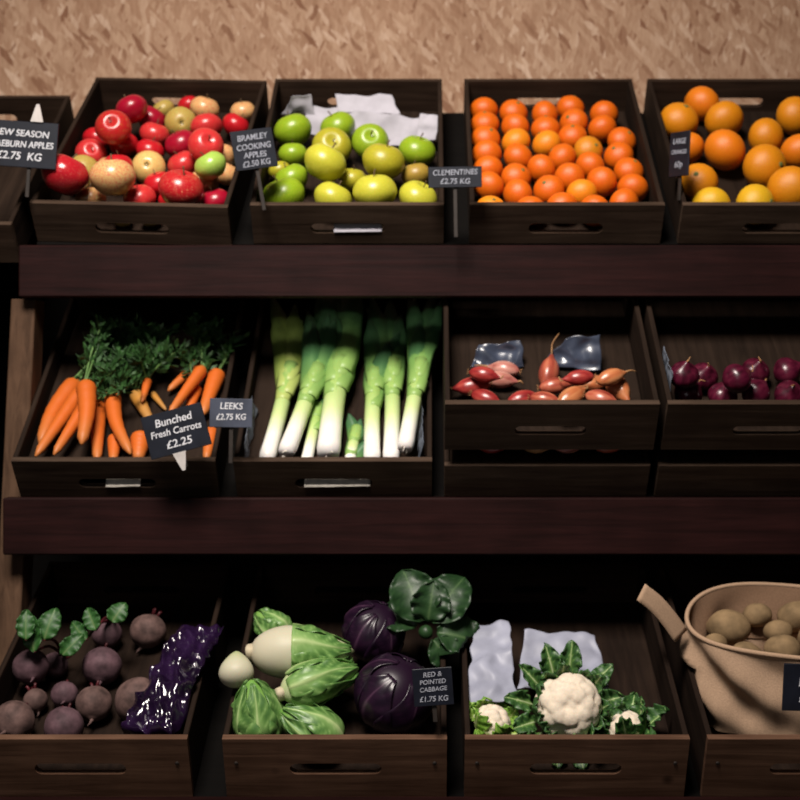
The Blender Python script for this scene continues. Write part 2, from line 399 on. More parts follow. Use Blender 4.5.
class Crate:
    def __init__(s, row, x0, x1, label, group, h=None, Lc=.575, floor_w=.014, boards=None, slot=(.155,.024,.037), mats=('crate','crate_shade'), nails=False, ymeas=None, drop=0, floors=None, yaw=0):
        s.row = row; h = h or row.h; s.h = h; s.L = Lc; s.fw = floor_w
        topY = row.o.y+row.wd.y*h if ymeas is None else ymeas
        X0, X1 = (x0-CX)*topY/F, (x1-CX)*topY/F; s.W = X1-X0; s.T = .013
        s.o = Vector(((X0+X1)/2, row.o.y, row.o.z-drop))+row.wd*.0015
        s.rot = Matrix.Rotation(row.t, 3, 'X') @ Matrix.Rotation(-math.radians(yaw), 3, 'Z')
        e = empty('wooden_crate', s.o, s.rot.to_euler(), label, 'crate', group); s.e = e
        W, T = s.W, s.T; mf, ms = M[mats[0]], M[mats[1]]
        bl = boards or [(0, h)]
        sw, sh, sz = slot
        for i, (a, b) in enumerate(bl):
            if a <= sz <= b:
                mesh_obj('front_board', slot_board_me('front_board', W, a, b, 0, T, sw, sh, sz), mf, e)
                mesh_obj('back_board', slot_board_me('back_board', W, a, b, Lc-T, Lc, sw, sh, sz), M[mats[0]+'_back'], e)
            else:
                mesh_obj('front_board', box_me('front_board', -W/2, W/2, 0, T, a, b), mf, e)
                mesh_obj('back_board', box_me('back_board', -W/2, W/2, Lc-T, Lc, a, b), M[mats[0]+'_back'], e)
            for sx in (-1, 1):
                xa, xb = sorted((sx*W/2, sx*(W/2-.010)))
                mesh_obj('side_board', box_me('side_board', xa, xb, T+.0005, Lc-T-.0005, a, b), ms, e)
        for fw in (floors or [floor_w]):
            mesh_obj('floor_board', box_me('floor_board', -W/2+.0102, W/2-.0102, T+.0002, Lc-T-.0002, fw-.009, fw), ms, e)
        if nails:
            me = lathe_me('nail', [(0,0),(.0035,.0003),(.004,.0012),(.0032,.002),(0,.0022)], 10)
            for xx, zz in ((-W/2+.022,h*.6),(W/2-.022,h*.6)):
                q = mesh_obj('nail', me, M['nail'], e, (xx, 0, zz)); q.rotation_euler = (PI/2, 0, 0)
    def world(s, u, v, w): return s.o+s.rot @ Vector((u, v, w))
    def ray(s, px, py, w):
        """local point at height w seen at the pixel"""
        d = s.rot.transposed() @ (P(px, py, 1)-Vector((0,0,CZ))); c = s.rot.transposed() @ (Vector((0,0,CZ))-s.o)
        k = (w-c.z)/d.z; return c+d*k
    def inside(s, px, v, w):
        """world point at depth v, height w, sideways where the pixel column passes"""
        p = s.world(0, v, w); u = (px-CX)*p.y/F-s.o.x; return s.world(u, v, w)
    def at(s, px, py, w): return s.world(*s.ray(px, py, w))
    def relax(s, items, w0=None, it=420, gap=.0012, vmax=None):
        """items: [(px,py,r)] -> local centres that touch nothing"""
        w0 = s.fw if w0 is None else w0
        p0 = []
        for px, py, r, *rest in items:
            q = s.ray(px, py, w0+r+.001+(rest[0] if rest else 0)); p0.append(q)
        ps = [q.copy() for q in p0]; n = len(ps); rr = [i[2]+gap/2 for i in items]
        rg = random.Random(3)
        for k in range(it):
            if k < it*.8:
                for i in range(n):
                    t_ = s.ray(items[i][0], items[i][1], ps[i].z); ps[i] += (t_-ps[i])*.15
                    ps[i].z += (p0[i].z-ps[i].z)*.04
            for i in range(n):
                for j in range(i+1, n):
                    d = ps[j]-ps[i]; l = d.length; m = rr[i]+rr[j]
                    if l < m:
                        if l < 1e-5: d = Vector((rg.random()-.5, rg.random()-.5, .5)); l = d.length
                        a = d*((m-l)/l*.5); ps[i] -= a; ps[j] += a
            for i in range(n):
                r = rr[i]+.0008; q = ps[i]
                q.x = min(max(q.x, -s.W/2+.010+r), s.W/2-.010-r); q.y = min(max(q.y, s.T+r), s.L-s.T-r)
                q.z = max(q.z, w0+r)
        return ps
g1, g2, g3 = 'crates on the top shelf', 'crates on the middle shelf', 'crates on the bottom shelf'
cA = Crate(R1, 28, 228, 'dark wooden crate filled with red and yellow apples on the top shelf', g1, yaw=2.6)
cG = Crate(R1, 250, 444, 'dark wooden crate of green apples and white tissue on the top shelf', g1)
cC = Crate(R1, 470, 665, 'dark wooden crate filled with neat columns of clementines', g1)
cO = Crate(R1, 683, 885, 'dark wooden crate of large oranges at the end of the top shelf', g1)
cK = Crate(R2, 11, 215, 'dark wooden crate holding bunched carrots on the middle shelf', g2, floor_w=.05)
cL = Crate(R2, 233, 432, 'dark wooden crate holding leeks on the middle shelf', g2, floor_w=.05)
deep = dict(h=.2445, boards=[(0,.0855),(.128,.2445)], slot=(.138,.022,.178), floors=[.078,.152], floor_w=.152)
cS = Crate(R2, 445, 660, 'deep two-board dark crate holding shallots on the middle shelf', g2, **deep)
cN = Crate(R2, 668, 880, 'deep two-board dark crate holding red onions on the middle shelf', g2, **deep)
low = dict(mats=('crate_low','crate_low_shade'), nails=True, floor_w=.05, slot=(.165,.025,.067))
cB = Crate(R3, -35, 187, 'brown wooden crate holding beetroot on the bottom shelf', g3, **low)
cH = Crate(R3, 222, 447, 'brown wooden crate holding green and red cabbages on the bottom shelf', g3, **low)
cF = Crate(R3, 465, 690, 'brown wooden crate holding cauliflowers on the bottom shelf', g3, **low)
cP = Crate(R3, 708, 933, 'brown wooden crate under the potato sack on the bottom shelf', g3, **{**low, 'floor_w': .02})

# ------------------------------------------------------------------ display stand
def stand(x0, x1, label, drop=0, bp=None, ends=True, rows=(R1, R2, R3), beams=((2.70,245,297),(2.60,498,555),(2.325,804,850)), beam_x0=None):
    e = empty('display_stand', ((x0+x1)/2, 2.6, 0), None, label, 'display stand', 'tiered display stands'); ox = Vector(((x0+x1)/2, 2.6, 0))
    def part(name, me, mat):
        o = mesh_obj(name, me, mat, e); o.location = -ox; return o
    bx = x0-.026 if beam_x0 is None else beam_x0
    for r, (Y, ya, yb) in zip(rows, beams):
        za, zb = P(0, ya, Y).z-drop, P(0, yb, Y).z-drop
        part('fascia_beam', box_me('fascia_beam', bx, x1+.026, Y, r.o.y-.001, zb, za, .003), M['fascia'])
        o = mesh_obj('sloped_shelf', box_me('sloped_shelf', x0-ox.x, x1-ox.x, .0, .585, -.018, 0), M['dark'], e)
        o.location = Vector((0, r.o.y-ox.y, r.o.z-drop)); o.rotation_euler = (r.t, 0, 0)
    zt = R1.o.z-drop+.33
    part('shade_panel', box_me('shade_panel', *(bp or (x0, x1)), 3.215, 3.235, 0, zt), M['dark'])  # added dark sheet standing in for the shade behind the tiers
    def post(xa):
        bm = bmesh.new(); vs = []
        for z in (0, R1.o.z-.116-drop):
            yf = 2.735-(CZ+.21-z)*.15
            for x, y in ((xa, yf), (xa+.051, yf), (xa+.051, yf+.07), (xa, yf+.07)): vs.append(bm.verts.new((x, y, z)))
        for f in ((0,1,2,3),(7,6,5,4),(0,4,5,1),(1,5,6,2),(2,6,7,3),(3,7,4,0)): bm.faces.new([vs[k] for k in f])
        bmesh.ops.bevel(bm, geom=bm.edges[:], offset=.002, segments=1, affect='EDGES')
        part('post', from_bm('post', bm), M['post'])
    post(x0-.0515)
    if ends: post(x1+.0005)
    return e
stand(-.828, 1.16, 'long dark tiered wooden stand carrying all rows of produce crates', beam_x0=-.853, bp=(-1.0, 1.16))

# ------------------------------------------------------------------ fruit
def apple_mesh(r, seed):
    prof = []
    for k in range(25):
        ph = PI*k/24; rho = math.sin(ph); z = math.cos(ph)*.86
        if k < 12: z -= .24*math.exp(-(rho/.30)**2)
        else: z += .16*math.exp(-(rho/.22)**2)
        rho *= 1-.10*max(0, -math.cos(ph))
        prof.append((rho*r*.985 if 0 < k < 24 else 0, (z+.02)*r*.97))
    def mod(p, t, a):
        k = 1-.018*(1+math.cos(5*a+seed))*t*t
        return Vector((p.x*k, p.y*k, p.z))
    return lathe_me('apple', prof, 28, mod)
AM = [apple_mesh(1.0, s) for s in range(3)]
STEM = tube_me('stem', smooth_pts([(0,0,.58),(.01,.02,.75),(.05,.05,.92),(.10,.07,1.0)], 6), [.035,.03,.03,.03,.032,.038,.045], 7)
bm_ = bmesh.new()
for k in range(5):
    a = 2*PI*k/5; t = Vector((math.cos(a), math.sin(a), 0)); q = Vector((-t.y, t.x, 0))
    c = [Vector((0,0,-.66)), t*.10+q*.05+Vector((0,0,-.69)), t*.17+Vector((0,0,-.77)), t*.10-q*.05+Vector((0,0,-.69))]
    vs = [bm_.verts.new(x) for x in c]; bm_.faces.new(vs)
    ws = [bm_.verts.new(x+Vector((0,0,.02))) for x in c]; bm_.faces.new(ws[::-1])
    for i in range(4): bm_.faces.new((vs[i], ws[i], ws[(i+1) % 4], vs[(i+1) % 4]))
bmesh.ops.remove_doubles(bm_, verts=bm_.verts, dist=1e-5)
CALYX = from_bm('calyx', bm_)
def put_apple(crate, loc, r, mat, label, cat, group, face=None):
    o = mesh_obj('apple', AM[rnd.randrange(3)], mat)
    wp = crate.world(*loc); cam = (Vector((0,0,CZ))-wp).normalized()
    if face == 'calyx':
        z = -(cam+Vector((rnd.uniform(-.25,.25), 0, rnd.uniform(-.1,.25))))
    elif face == 'stem':
        z = cam+Vector((rnd.uniform(-.3,.3), 0, .5))
    else:
        z = Vector((rnd.uniform(-.6,.6), rnd.uniform(-.5,.1), 1.0))
    R = axes(z) @ Matrix.Rotation(rnd.uniform(0, 6.28), 3, 'Z')
    o.matrix_world = Matrix.Translation(wp) @ R.to_4x4() @ Matrix.Scale(r, 4)
    if face != 'calyx': mesh_obj('stem', STEM, M['stem'], o)
    else: mesh_obj('calyx', CALYX, M['calyx'], o)
    return tag(o, label, cat, group)
APP = [ # px, py, r px, skin, facing, label
 (60,188,20,'red0',None,'large shiny red apple at the lower left corner of the apple crate'),
 (86,201,13,'pale',None,'pale yellow apple peeping over the front board beside the shiny red corner apple'),
 (113,190,19,'pale',None,'large yellow and pink apple second along the front of the apple crate'),
 (86,172,16,'russet','calyx','olive yellow apple showing its dark eye above the shiny red corner apple'),
 (108,171,12,'pale',None,'small yellow apple behind the large yellow and pink front apple'),
 (91,154,14,'pink','stem','orange red apple with a yellow shoulder by the left side board of its crate'),
 (99,140,13,'red',None,'red apple against the left side board under the yellow-topped red apple'),
 (115,126,16,'redy','stem','red apple with a yellow green top high on the left of the pile'),
 (124,147,14,'red',None,'bright red apple in the middle of the left half of the apple pile'),
 (124,164,13,'red',None,'red apple above the large yellow and pink front apple'),
 (137,111,15,'crimson',None,'crimson apple at the back left of the apple pile'),
 (153,119,14,'crimson',None,'dark crimson apple just below the yellow green apples at the back'),
 (152,133,14,'pink',None,'pink orange apple near the middle of the apple pile'),
 (151,150,13,'red',None,'round red apple directly above the cream apple with the green eye'),
 (176,145,15,'crimson',None,'dark red apple in the very centre of the apple pile'),
 (151,171,15,'eye','calyx','cream yellow apple with a bright green eye facing out'),
 (141,198,14,'pink',None,'pinkish red apple low at the front left of the big red front apple'),
 (156,187,13,'red',None,'red apple under the cream apple with the green eye'),
 (181,188,19,'red1',None,'big red apple with a pale streak third along the front of its crate'),
 (163,111,11,'russet',None,'small yellow green apple below the back hand slot'),
 (179,124,15,'russet','calyx','yellow green apple with a dark eye near the back of the pile'),
 (202,108,14,'pale',None,'pale yellow apple at the back below the hand slot of its crate'),
 (243,112,12,'pale',None,'small pale orange apple in the far back corner by the green apples'),
 (210,126,15,'pink',None,'pink red apple below the pale yellow apple at the back right'),
 (231,127,13,'red',None,'bright red apple by the right side board under the small pale orange apple'),
 (206,146,16,'pink','stem','pink apple with a broad yellow patch on the right of the pile'),
 (221,158,13,'pale',None,'pale pink apple squeezed by the right side board above the others there'),
 (178,166,14,'pink',None,'orange pink apple between the green-eyed apple and the bright green one'),
 (204,167,14,'green',None,'bright green apple among the red ones at the right'),
 (221,175,12,'pale',None,'pale peach apple by the right side board beside the bright green apple'),
 (209,186,15,'pale',None,'pale orange apple under the bright green apple'),
 (214,200,13,'crimson',None,'dark red apple at the front right corner of the apple crate'),
 (192,106,11,'red',None,'dark red apple half hidden behind the yellow green apple with the dark eye'),
 (168,200,11,'red',None,'small red apple low at the front between two big front apples'),
 (122,218,9,'russet',None,'yellow green apple glimpsed through the middle of the front hand slot'),
 (150,218,9,'russet',None,'yellow green apple glimpsed at the right end of the front hand slot'),
]
A['red0'] = apple_mat('shiny red apple skin', (.40,.012,.02), (.55,.10,.07), .52, .2)
A['redy'] = apple_mat('red apple skin with yellow top', (.42,.012,.016), (.46,.24,.05), .52)
A['eye'] = apple_mat('cream apple skin', (.62,.30,.10), (.66,.48,.16), .78)
A['red1'] = apple_mat('streaked red apple skin', (.42,.010,.016), (.62,.22,.12), .55)
ls = cA.relax([(a[0], a[1], a[2]/390) for a in APP])
for a, l in zip(APP, ls): put_apple(cA, l, a[2]/390, A[a[3]], a[5], 'apple', 'apples in the mixed apple crate', a[4])
GRN = [
 (293,131,19,'green',None,'green apple at the back left of the green apples, against the tissue'),
 (293,155,14,'green',None,'small green apple in the second row on the left of its crate'),
 (275,172,11,'olive',None,'olive green apple tucked by the left side board'),
 (291,179,16,'green',None,'yellow green apple behind the front left corner apple'),
 (284,196,20,'green',None,'bright green apple at the front left corner, half behind the front board'),
 (338,128,18,'green',None,'round green apple in the middle of the back row below the tissue'),
 (332,147,19,'olive','stem','olive yellow apple stacked behind the brightest yellow apple'),
 (327,168,20,'yellow',None,'brightest yellow apple in the centre left of the green apples'),
 (335,195,18,'yellow',None,'yellow apple second along the front of the green apple crate'),
 (370,142,18,'green','stem','green apple with its stalk hollow showing, right of centre'),
 (384,162,20,'olive',None,'large olive gold apple right of centre'),
 (379,193,20,'yellow',None,'large pale yellow apple third along the front of its crate'),
 (417,152,18,'green',None,'bright green apple at the back right below the tissue corner'),
 (413,176,14,'tan',None,'tan bruised apple by the right side board'),
 (420,199,18,'yellow',None,'yellow apple at the front right corner of the green apple crate'),
 (355,180,13,'olive',None,'shaded olive apple between the two large yellow front apples'),
]
ls = cG.relax([(a[0], a[1], a[2]/415) for a in GRN])
for a, l in zip(GRN, ls): put_apple(cG, l, a[2]/415, G[a[3]], a[5], 'apple', 'apples in the green apple crate', a[4])

CIT = ball_me('clementine', 1.0, 3, .012, 2.2, 1, (1,1,.9))
bm_ = bmesh.new()
for v in range(10): pass
BUT = lathe_me('stalk_button', [(0,.845),(.09,.85),(.14,.865),(.10,.90),(.05,.915),(0,.915)], 9)
bm_.free()
cols = [
 [(500,203),(494,189),(491,175),(487,161),(485,147),(484,129),(481,112)],
 [(545,206),(523,195),(526,179),(521,163),(517,148),(515,133),(511,119)],
 [(575,202),(556,188),(551,169),(550,152),(549,134),(545,117)],
 [(606,203),(582,178),(588,160),(578,144),(574,129),(571,111)],
 [(638,199),(628,179),(616,164),(618,148),(605,131),(604,116)],
]
extra = [(603,187),(526,206),(540,216),(563,216),(588,216)]
items, labs = [], []
for ci, col in enumerate(cols):
    for ri, (x, y) in enumerate(col):
        items.append((x, y, .0345)); labs.append('orange clementine, %s from the front in the %s column from the left' % (ORD[ri], ORD[ci]))
for (x, y), t in zip(extra, ('clementine wedged between the fourth and fifth columns near the front', 'clementine wedged between the first and second columns at the front board', 'clementine glimpsed at the left end of the front hand slot', 'clementine glimpsed in the middle of the front hand slot', 'clementine glimpsed at the right end of the front hand slot')):
    items.append((x, y, .0345)); labs.append(t)
ls = cC.relax(items)
for i, (l, lb) in enumerate(zip(ls, labs)):
    mk = 'clem_g' if items[i][:2] == (588,160) else ('clem_y' if items[i][:2] in ((575,202),(517,148),(550,152),(500,203)) else 'clem')
    if mk == 'clem_g': lb = 'clementine with a green tinge, third from the front in the fourth column'
    o = mesh_obj('clementine', CIT, M[mk]); z = Vector((rnd.uniform(-.9,.9), rnd.uniform(-.9,.9), rnd.uniform(.2,1)))
    o.matrix_world = Matrix.Translation(cC.world(*l)) @ axes(z).to_4x4() @ Matrix.Scale(.0345, 4)
    mesh_obj('stalk_button', BUT, M['button'], o); tag(o, lb, 'clementine', 'clementines in columns')
ORA = [
 (676,121,20,'orange','large orange in the back left corner, above the small price sign'),
 (702,104,19,'orange_d','large orange at the very top of the orange pile'),
 (724,120,20,'orange','large orange right below the topmost orange'),
 (726,151,21,'orange_d','deep orange fruit above the dark gap in the crate'),
 (692,149,16,'orange_d','orange half hidden behind the small price sign'),
 (698,183,19,'orange','large orange left of the dark gap near the front'),
 (711,206,18,'orange_y','yellowish orange low at the front board, left of the dark gap'),
 (766,137,19,'orange','large orange at the upper right of the dark gap, level with the price sign'),
 (795,116,20,'orange','large orange near the back at the picture edge'),
 (762,167,22,'orange','largest orange, with a tiny dark spot, right of the dark gap'),
 (800,152,19,'orange_d','deep orange fruit cut by the picture edge in the middle row'),
 (787,188,22,'orange','large orange at the front by the picture edge'),
 (757,205,19,'orange_y','greenish yellow orange low at the front board, right of the dark gap'),
]
ls = cO.relax([(a[0], a[1], a[2]/432) for a in ORA])
for a, l in zip(ORA, ls):
    o = mesh_obj('orange', CIT, M[a[3]]); z = Vector((rnd.uniform(-.9,.9), rnd.uniform(-1,.9), rnd.uniform(-.2,1)))
    o.matrix_world = Matrix.Translation(cO.world(*l)) @ axes(z).to_4x4() @ Matrix.Scale(a[2]/432, 4)
    mesh_obj('stalk_button', BUT, M['button'], o); tag(o, a[4], 'orange', 'oranges in the top shelf crate')

# ------------------------------------------------------------------ crumpled sheets
CL = []
def crumple(name, corners, mat, label, cat, nu=22, nv=14, amp=.012, sc=22, seed=0, bulge=.0, parent=None, thick=.0008, group=None):
    """sheet between four world corners (bl, br, tr, tl), creased by ridged noise along its normal"""
    a, b, c, d = [Vector(x) for x in corners]; nrm = (b-a).cross(d-a).normalized(); o0 = (a+b+c+d)/4
    def fn(s, t):
        p = a.lerp(b, t).lerp(d.lerp(c, t), s)
        q = p-o0
        r = 1-2*math.sqrt(nz(q, sc*.7, seed)**2+.006); r2 = nz(q, sc*1.8, seed+5)
        off = amp*(r+.5*r2-.6)+bulge*math.sin(PI*s)*math.sin(PI*t)
        edge = Vector((nz(q, 30, seed+9), 0, nz(q, 30, seed+12)))*amp*.7
        return q+nrm*off+edge, .5
    nu, nv = nu*2, nv*2
    o = mesh_obj(name, grid_me(name, fn, nu, nv), mat); o.location = o0; solid(o, thick); CL.append((o, seed))
    if label: tag(o, label, cat, group)
    return o
def lc(cr, px, py, w): return cr.at(px, py, w)
crumple('tissue_paper', [lc(cG,300,131,.020), lc(cG,436,154,.020), lc(cG,424,118,.075), lc(cG,312,104,.07)], M['paper'], 'crumpled white tissue paper behind the green apples', 'tissue paper', 26, 30, .010, 14, 3)
crumple('tissue_paper', [lc(cG,282,114,.05), lc(cG,316,116,.05), lc(cG,311,94,.10), lc(cG,292,97,.10)], M['paper'], 'small peak of white tissue sticking up at the left behind the green apples', 'tissue paper', 14, 14, .008, 25, 5)
crumple('tissue_paper', [lc(cG,338,112,.065), lc(cG,400,114,.065), lc(cG,392,95,.085), lc(cG,336,95,.085)], M['paper'], 'flat folded flap of white tissue under the back board of the green apple crate', 'tissue paper', 14, 20, .006, 20, 8)
crumple('tissue_paper', [lc(cG,416,140,.05), lc(cG,436,140,.05), lc(cG,439,116,.095), lc(cG,420,113,.09)], M['paper'], 'white tissue corner folded up by the right side of the green apples', 'tissue paper', 12, 12, .008, 25, 11)

# ------------------------------------------------------------------ carrots
def leafy(bm, base, tip, n, size, spread, rg):
    """a feathery stalk: thin tube with opposite leaflets made of small folded blades"""
    mid = base.lerp(tip, .5)+Vector((rg.uniform(-1,1), rg.uniform(-1,1), rg.uniform(-.2,1)))*.015
    ps = smooth_pts([base, mid, tip], 8)
    tube_me('', ps, [.0022-.0014*i/8 for i in range(9)], 5, bm=bm)
def feather_me(base, tip, rg, n=16, size=.02):
    bm = bmesh.new(); bm.verts.layers.float.new('tint')
    d = tip-base; mid = base.lerp(tip, .5)+Vector((rg.uniform(-1,1), rg.uniform(-1,1), rg.uniform(0,1)))*.012
    ps = smooth_pts([base, mid, tip], 10)
    for k in range(n):
        s = .35+.65*k/n; p = ps[min(10, int(s*10))]; side = Vector((rg.uniform(-1,1), rg.uniform(-.7,.7), rg.uniform(-.5,1))).normalized()
        for m in range(3):
            dr = (side+d.normalized()*.6+Vector((rg.uniform(-.6,.6), rg.uniform(-.6,.6), rg.uniform(-.5,.6)))).normalized()
            q = p+side*size*.5*m*.7; ln = size*rg.uniform(.6,1.2); wd = dr.cross(Vector((rg.random(), rg.random(), rg.random()))).normalized()*ln*.22
            nn = dr.cross(wd).normalized()*.0006
            for sg in (1,):
                a = [q, q+dr*ln*.45+wd, q+dr*ln, q+dr*ln*.45-wd]
                f = [bm.verts.new(x+nn) for x in a]; g = [bm.verts.new(x-nn) for x in a]
                bm.faces.new(f); bm.faces.new(g[::-1])
                for i in range(4): bm.faces.new((f[i], g[i], g[(i+1) % 4], f[(i+1) % 4]))
    return from_bm('leaf', bm), ps
def carrot(cr, crown, tip, r, w, label, bend=0, mat='carrot', tops=2, topdir=(0,-60), seed=0, group='carrots in the left bunch', wt=None, wtop=.06, leafsize=.02):
    rg = random.Random(seed+70)
    def line(k):
        a = cr.at(*crown, w+k); q = cr.ray(*tip, w+k)
        if q.y < .016+r*.6: q = Vector((q.x, .016+r*.6, max(cr.fw+r*.5, q.z-(.016+r*.6-q.y)*.25)))
        b = cr.world(*q); m = a.lerp(b, .5)+Vector((bend, 0, 0)); return a, smooth_pts([a, m, b], 18)
    rad = []
    for i in range(19):
        t = i/18; q = r*(1-.55*t**1.3)*(1+.03*math.sin(i*2.3+seed))
        if i == 0: q = r*.55
        if i == 1: q = r*.9
        if t > .9: q *= 1-(t-.9)*7
        rad.append(max(q, .0015))
    w += PK.lift(lambda k: [(p, x) for p, x in zip(line(k)[1], rad)]); a, ps = line(0); ps = [p-a for p in ps]
    o = mesh_obj('carrot', tube_me('carrot', ps, rad, 14), M[mat]); o.location = a
    for k in range(tops):
        end = cr.at(crown[0]+topdir[0]+rg.uniform(-22,22), crown[1]+topdir[1]+rg.uniform(-18,14), w+rg.uniform(0, wtop))-a
        st = Vector((rg.uniform(-.3,.3)*r, 0, rg.uniform(-.3,.3)*r))
        me, lp = feather_me(st, end, rg, 20, leafsize)
        stalk = mesh_obj('stalk', tube_me('stalk', lp, [.0026-.0016*i/10 for i in range(11)], 6), M['carrot_stalk'], o)
        mesh_obj('foliage', me, M['carrot_leaf'], stalk)
    return tag(o, label, 'carrot', group)
PK, PL, PS_ = Pile(), Pile(), Pile()
K1 = [
 ((76,382),(40,444),.0175,.075,'fat pale-skinned carrot on the outer left of the left bunch',-.010),
 ((82,390),(34,459),.0135,.102,'long carrot whose tip reaches lowest left in the crate corner',0),
 ((88,402),(51,460),.012,.098,'slim carrot third from the left along the front board',0),
 ((86,383),(73,461),.0165,.112,'thick upright carrot lying on top of the left bunch',.006),
 ((98,403),(97,462),.0145,.094,'straight carrot pointing directly down in the middle of the crate',0),
 ((112,393),(128,460),.014,.104,'bent carrot leaning to the right in the middle of the crate',-.010),
 ((115,437),(113,463),.012,.085,'short stubby carrot end beside the bent carrot',0),
 ((141,436),(137,463),.017,.082,'dark orange carrot end half behind the tilted price board',0),
 ((135,393),(152,424),.012,.092,'yellowish slim carrot between the two bunches',.0),
]
for i, (c0, t0, r, w, lb, bd) in sorted(enumerate(K1), key=lambda q: q[1][3]):
    r *= 1.27; w = .052+r
    short = i in (6, 7)
    dirs = [(30,-30),(38,-40),(45,-32),(30,-58),(28,-40),(18,-45),(0,0),(0,0),(15,-35)][i]
    carrot(cK, c0, t0, r*1.02, w, lb, bd, 'carrot_y' if i == 8 else 'carrot', 0 if short else 3, dirs, i)
K2 = [
 ((200,362),(168,391),.011,.075,'slim carrot on the outer left of the small right bunch',0),
 ((203,368),(169,414),.0115,.10,'long slim carrot lying over the small right bunch',0),
 ((197,387),(186,418),.011,.08,'short carrot in the middle of the small right bunch',0),
 ((218,372),(202,416),.0155,.10,'thick carrot on the right of the small right bunch',.0),
 ((212,430),(206,460),.012,.075,'reddish carrot tip hanging between the two price boards',0),
 ((152,393),(166,410),.006,.085,'thin pale carrot root curling between the two bunches',0),
]
for i, (c0, t0, r, w, lb, bd) in sorted(enumerate(K2), key=lambda q: q[1][3]):
    r *= 1.27; w = .052+r
    carrot(cK, c0, t0, r, w, lb, bd, 'carrot_y' if i == 5 else 'carrot', 0 if i >= 4 else 3, (8,-32), 20+i, 'carrots in the small right bunch', wtop=.07, leafsize=.018)
# green mass of the left bunch: a carrot crown further back that carries the long tops
for i, (cx_, cy_, dx) in enumerate(((104,372,5),(118,366,18),(132,368,30),(148,380,20))):
    carrot(cK, (cx_,cy_), (cx_-6,cy_+22), .010, .052, 'carrot half buried under the leafy tops, %s from the left' % ORD[i], 0, 'carrot', 5, (dx-6,-32), 40+i, 'carrots under the leaves', wtop=.09, leafsize=.026)

# ------------------------------------------------------------------ leeks
def leek(cr, base, neck, top, r, w, label, nleaf=5, seed=0, yellow=False, fan=.8):
    rg = random.Random(seed+500)
    jit = Vector((rg.uniform(-.004,.004),0,0)); w = cr.fw+r+.001
    def line(k):
        a, b, c = cr.inside(base[0], .022+r*.4, w+k*.6), cr.at(*neck, w+k+.006), cr.at(*top, w+k+.03)
        return a, b, c, smooth_pts([a, a.lerp(b, .5)+jit, b], 14)
    w += PL.lift(lambda k: [(p, r*1.05) for p in line(k)[3]]); a, b, c, ps = line(0); ps = [p-a for p in ps]
    rad = [r*(1.0+.05*math.exp(-((i/14)/.1)**2)-.04*math.sin(i/14*PI))*(.85 if i == 0 else 1) for i in range(15)]
    rad[-1] *= 1.02
    o = mesh_obj('leek', tube_me('leek', ps, rad, 16), M['leek']); o.location = a
    rr = bmesh.new(); rr.verts.layers.float.new('tint')
    dv = (ps[0]-ps[1]).normalized()
    for k in range(9):
        t = Vector((rg.uniform(-1,1), rg.uniform(-1,1), rg.uniform(-1,1)))*.4
        tube_me('', [ps[0]+t*r, ps[0]+t*r*1.2+dv*.003, ps[0]+t*r*1.4+dv*.005], [.0012,.0009,.0005], 5, bm=rr)
    mesh_obj('roots', from_bm('roots', rr, True), M['paper_cream'], o)
    if nleaf:
        ax = (ps[-1]-ps[-3]).normalized(); side = Vector((1,0,0)); side = (side-ax*side.dot(ax)).normalized(); nrm = side.cross(ax)
        ln = (c-b).length
        for k in range(nleaf):
            f = (k/(nleaf-1)-.5)*2 if nleaf > 1 else 0
            dirn = (c-b).normalized()+side*f*.07*fan+nrm*rg.uniform(-.08,.05)
            L_ = ln*rg.uniform(1.0,1.4); start = ps[-1]-ax*(.045+.04*((k*2) % 5)/2)+side*f*r*.35*(k > 0)
            wd0 = r*1.12; ph = rg.uniform(-.3,.3); drop = rg.uniform(0,.25)
            def fn(s, t, dirn=dirn, L_=L_, start=start, wd0=wd0, f=f, ph=ph, drop=drop):
                q = start+ax*min(s*L_, .05)+dirn.normalized()*max(0, s*L_-.05)+side*f*.03*s*s*fan-Vector((0,0,1))*drop*.08*s**3
                x = (t-.5)*2; half = wd0*(.84+.16*min(1, s*5)+.25*math.sin(s*PI))*(1-.85*max(0, s-.72)/.28)
                cup = (1-s)*.9+.25
                g = min(1, s*2.2); g = g*g*(3-2*g); zz = nrm*(half*(abs(x)**1.5)*cup*(-.7)*g+r*(.93+.13*min(1, s*5))*math.sqrt(max(0, 1-.96*x*x))*(1-g)+r*.25*g)
                rt = math.cos(ph*s*2)
                return q+side*x*half*rt*.96+zz, min(1, max(0, s*.95+.06*abs(x)))
            lf = mesh_obj('leaf', grid_me('leaf', fn, 16, 8), M['leek_leaf_y' if yellow else 'leek_leaf'], o); solid(lf, .0014)
    return tag(o, label, 'leek', 'leeks in the middle crate')
LK = [
 ((266,468),(291,366),(287,300),.0172,.072,'leek with yellowish green leaves at the far left of the leek crate',5,True),
 ((286,468),(318,368),(322,305),.0180,.094,'leaning leek with pale shaft, second from the left',5,False),
 ((306,468),(319,405),(322,370),.0125,.066,'short thin leek behind, between two thick ones',2,False),
 ((328,468),(341,362),(335,285),.0240,.084,'thickest leek with the broadest dark leaves, left of centre',6,False),
 ((349,468),(357,428),(366,395),.0120,.066,'small leafy green leek low in the gap at the crate centre',3,False),
 ((372,468),(375,372),(384,318),.0172,.080,'pale green leek right of the centre gap',4,False),
 ((391,468),(392,362),(381,290),.0172,.072,'white-shafted leek with tall dark leaves, second from the right',5,False),
 ((405,468),(421,362),(425,285),.0165,.094,'leek leaning to the right at the far right of the leek crate',5,False),
]
for i, (a, b, c, r, w, lb, n, y) in sorted(enumerate(LK), key=lambda q: q[1][4]): leek(cL, a, b, c, r, w, lb, n, i, y)
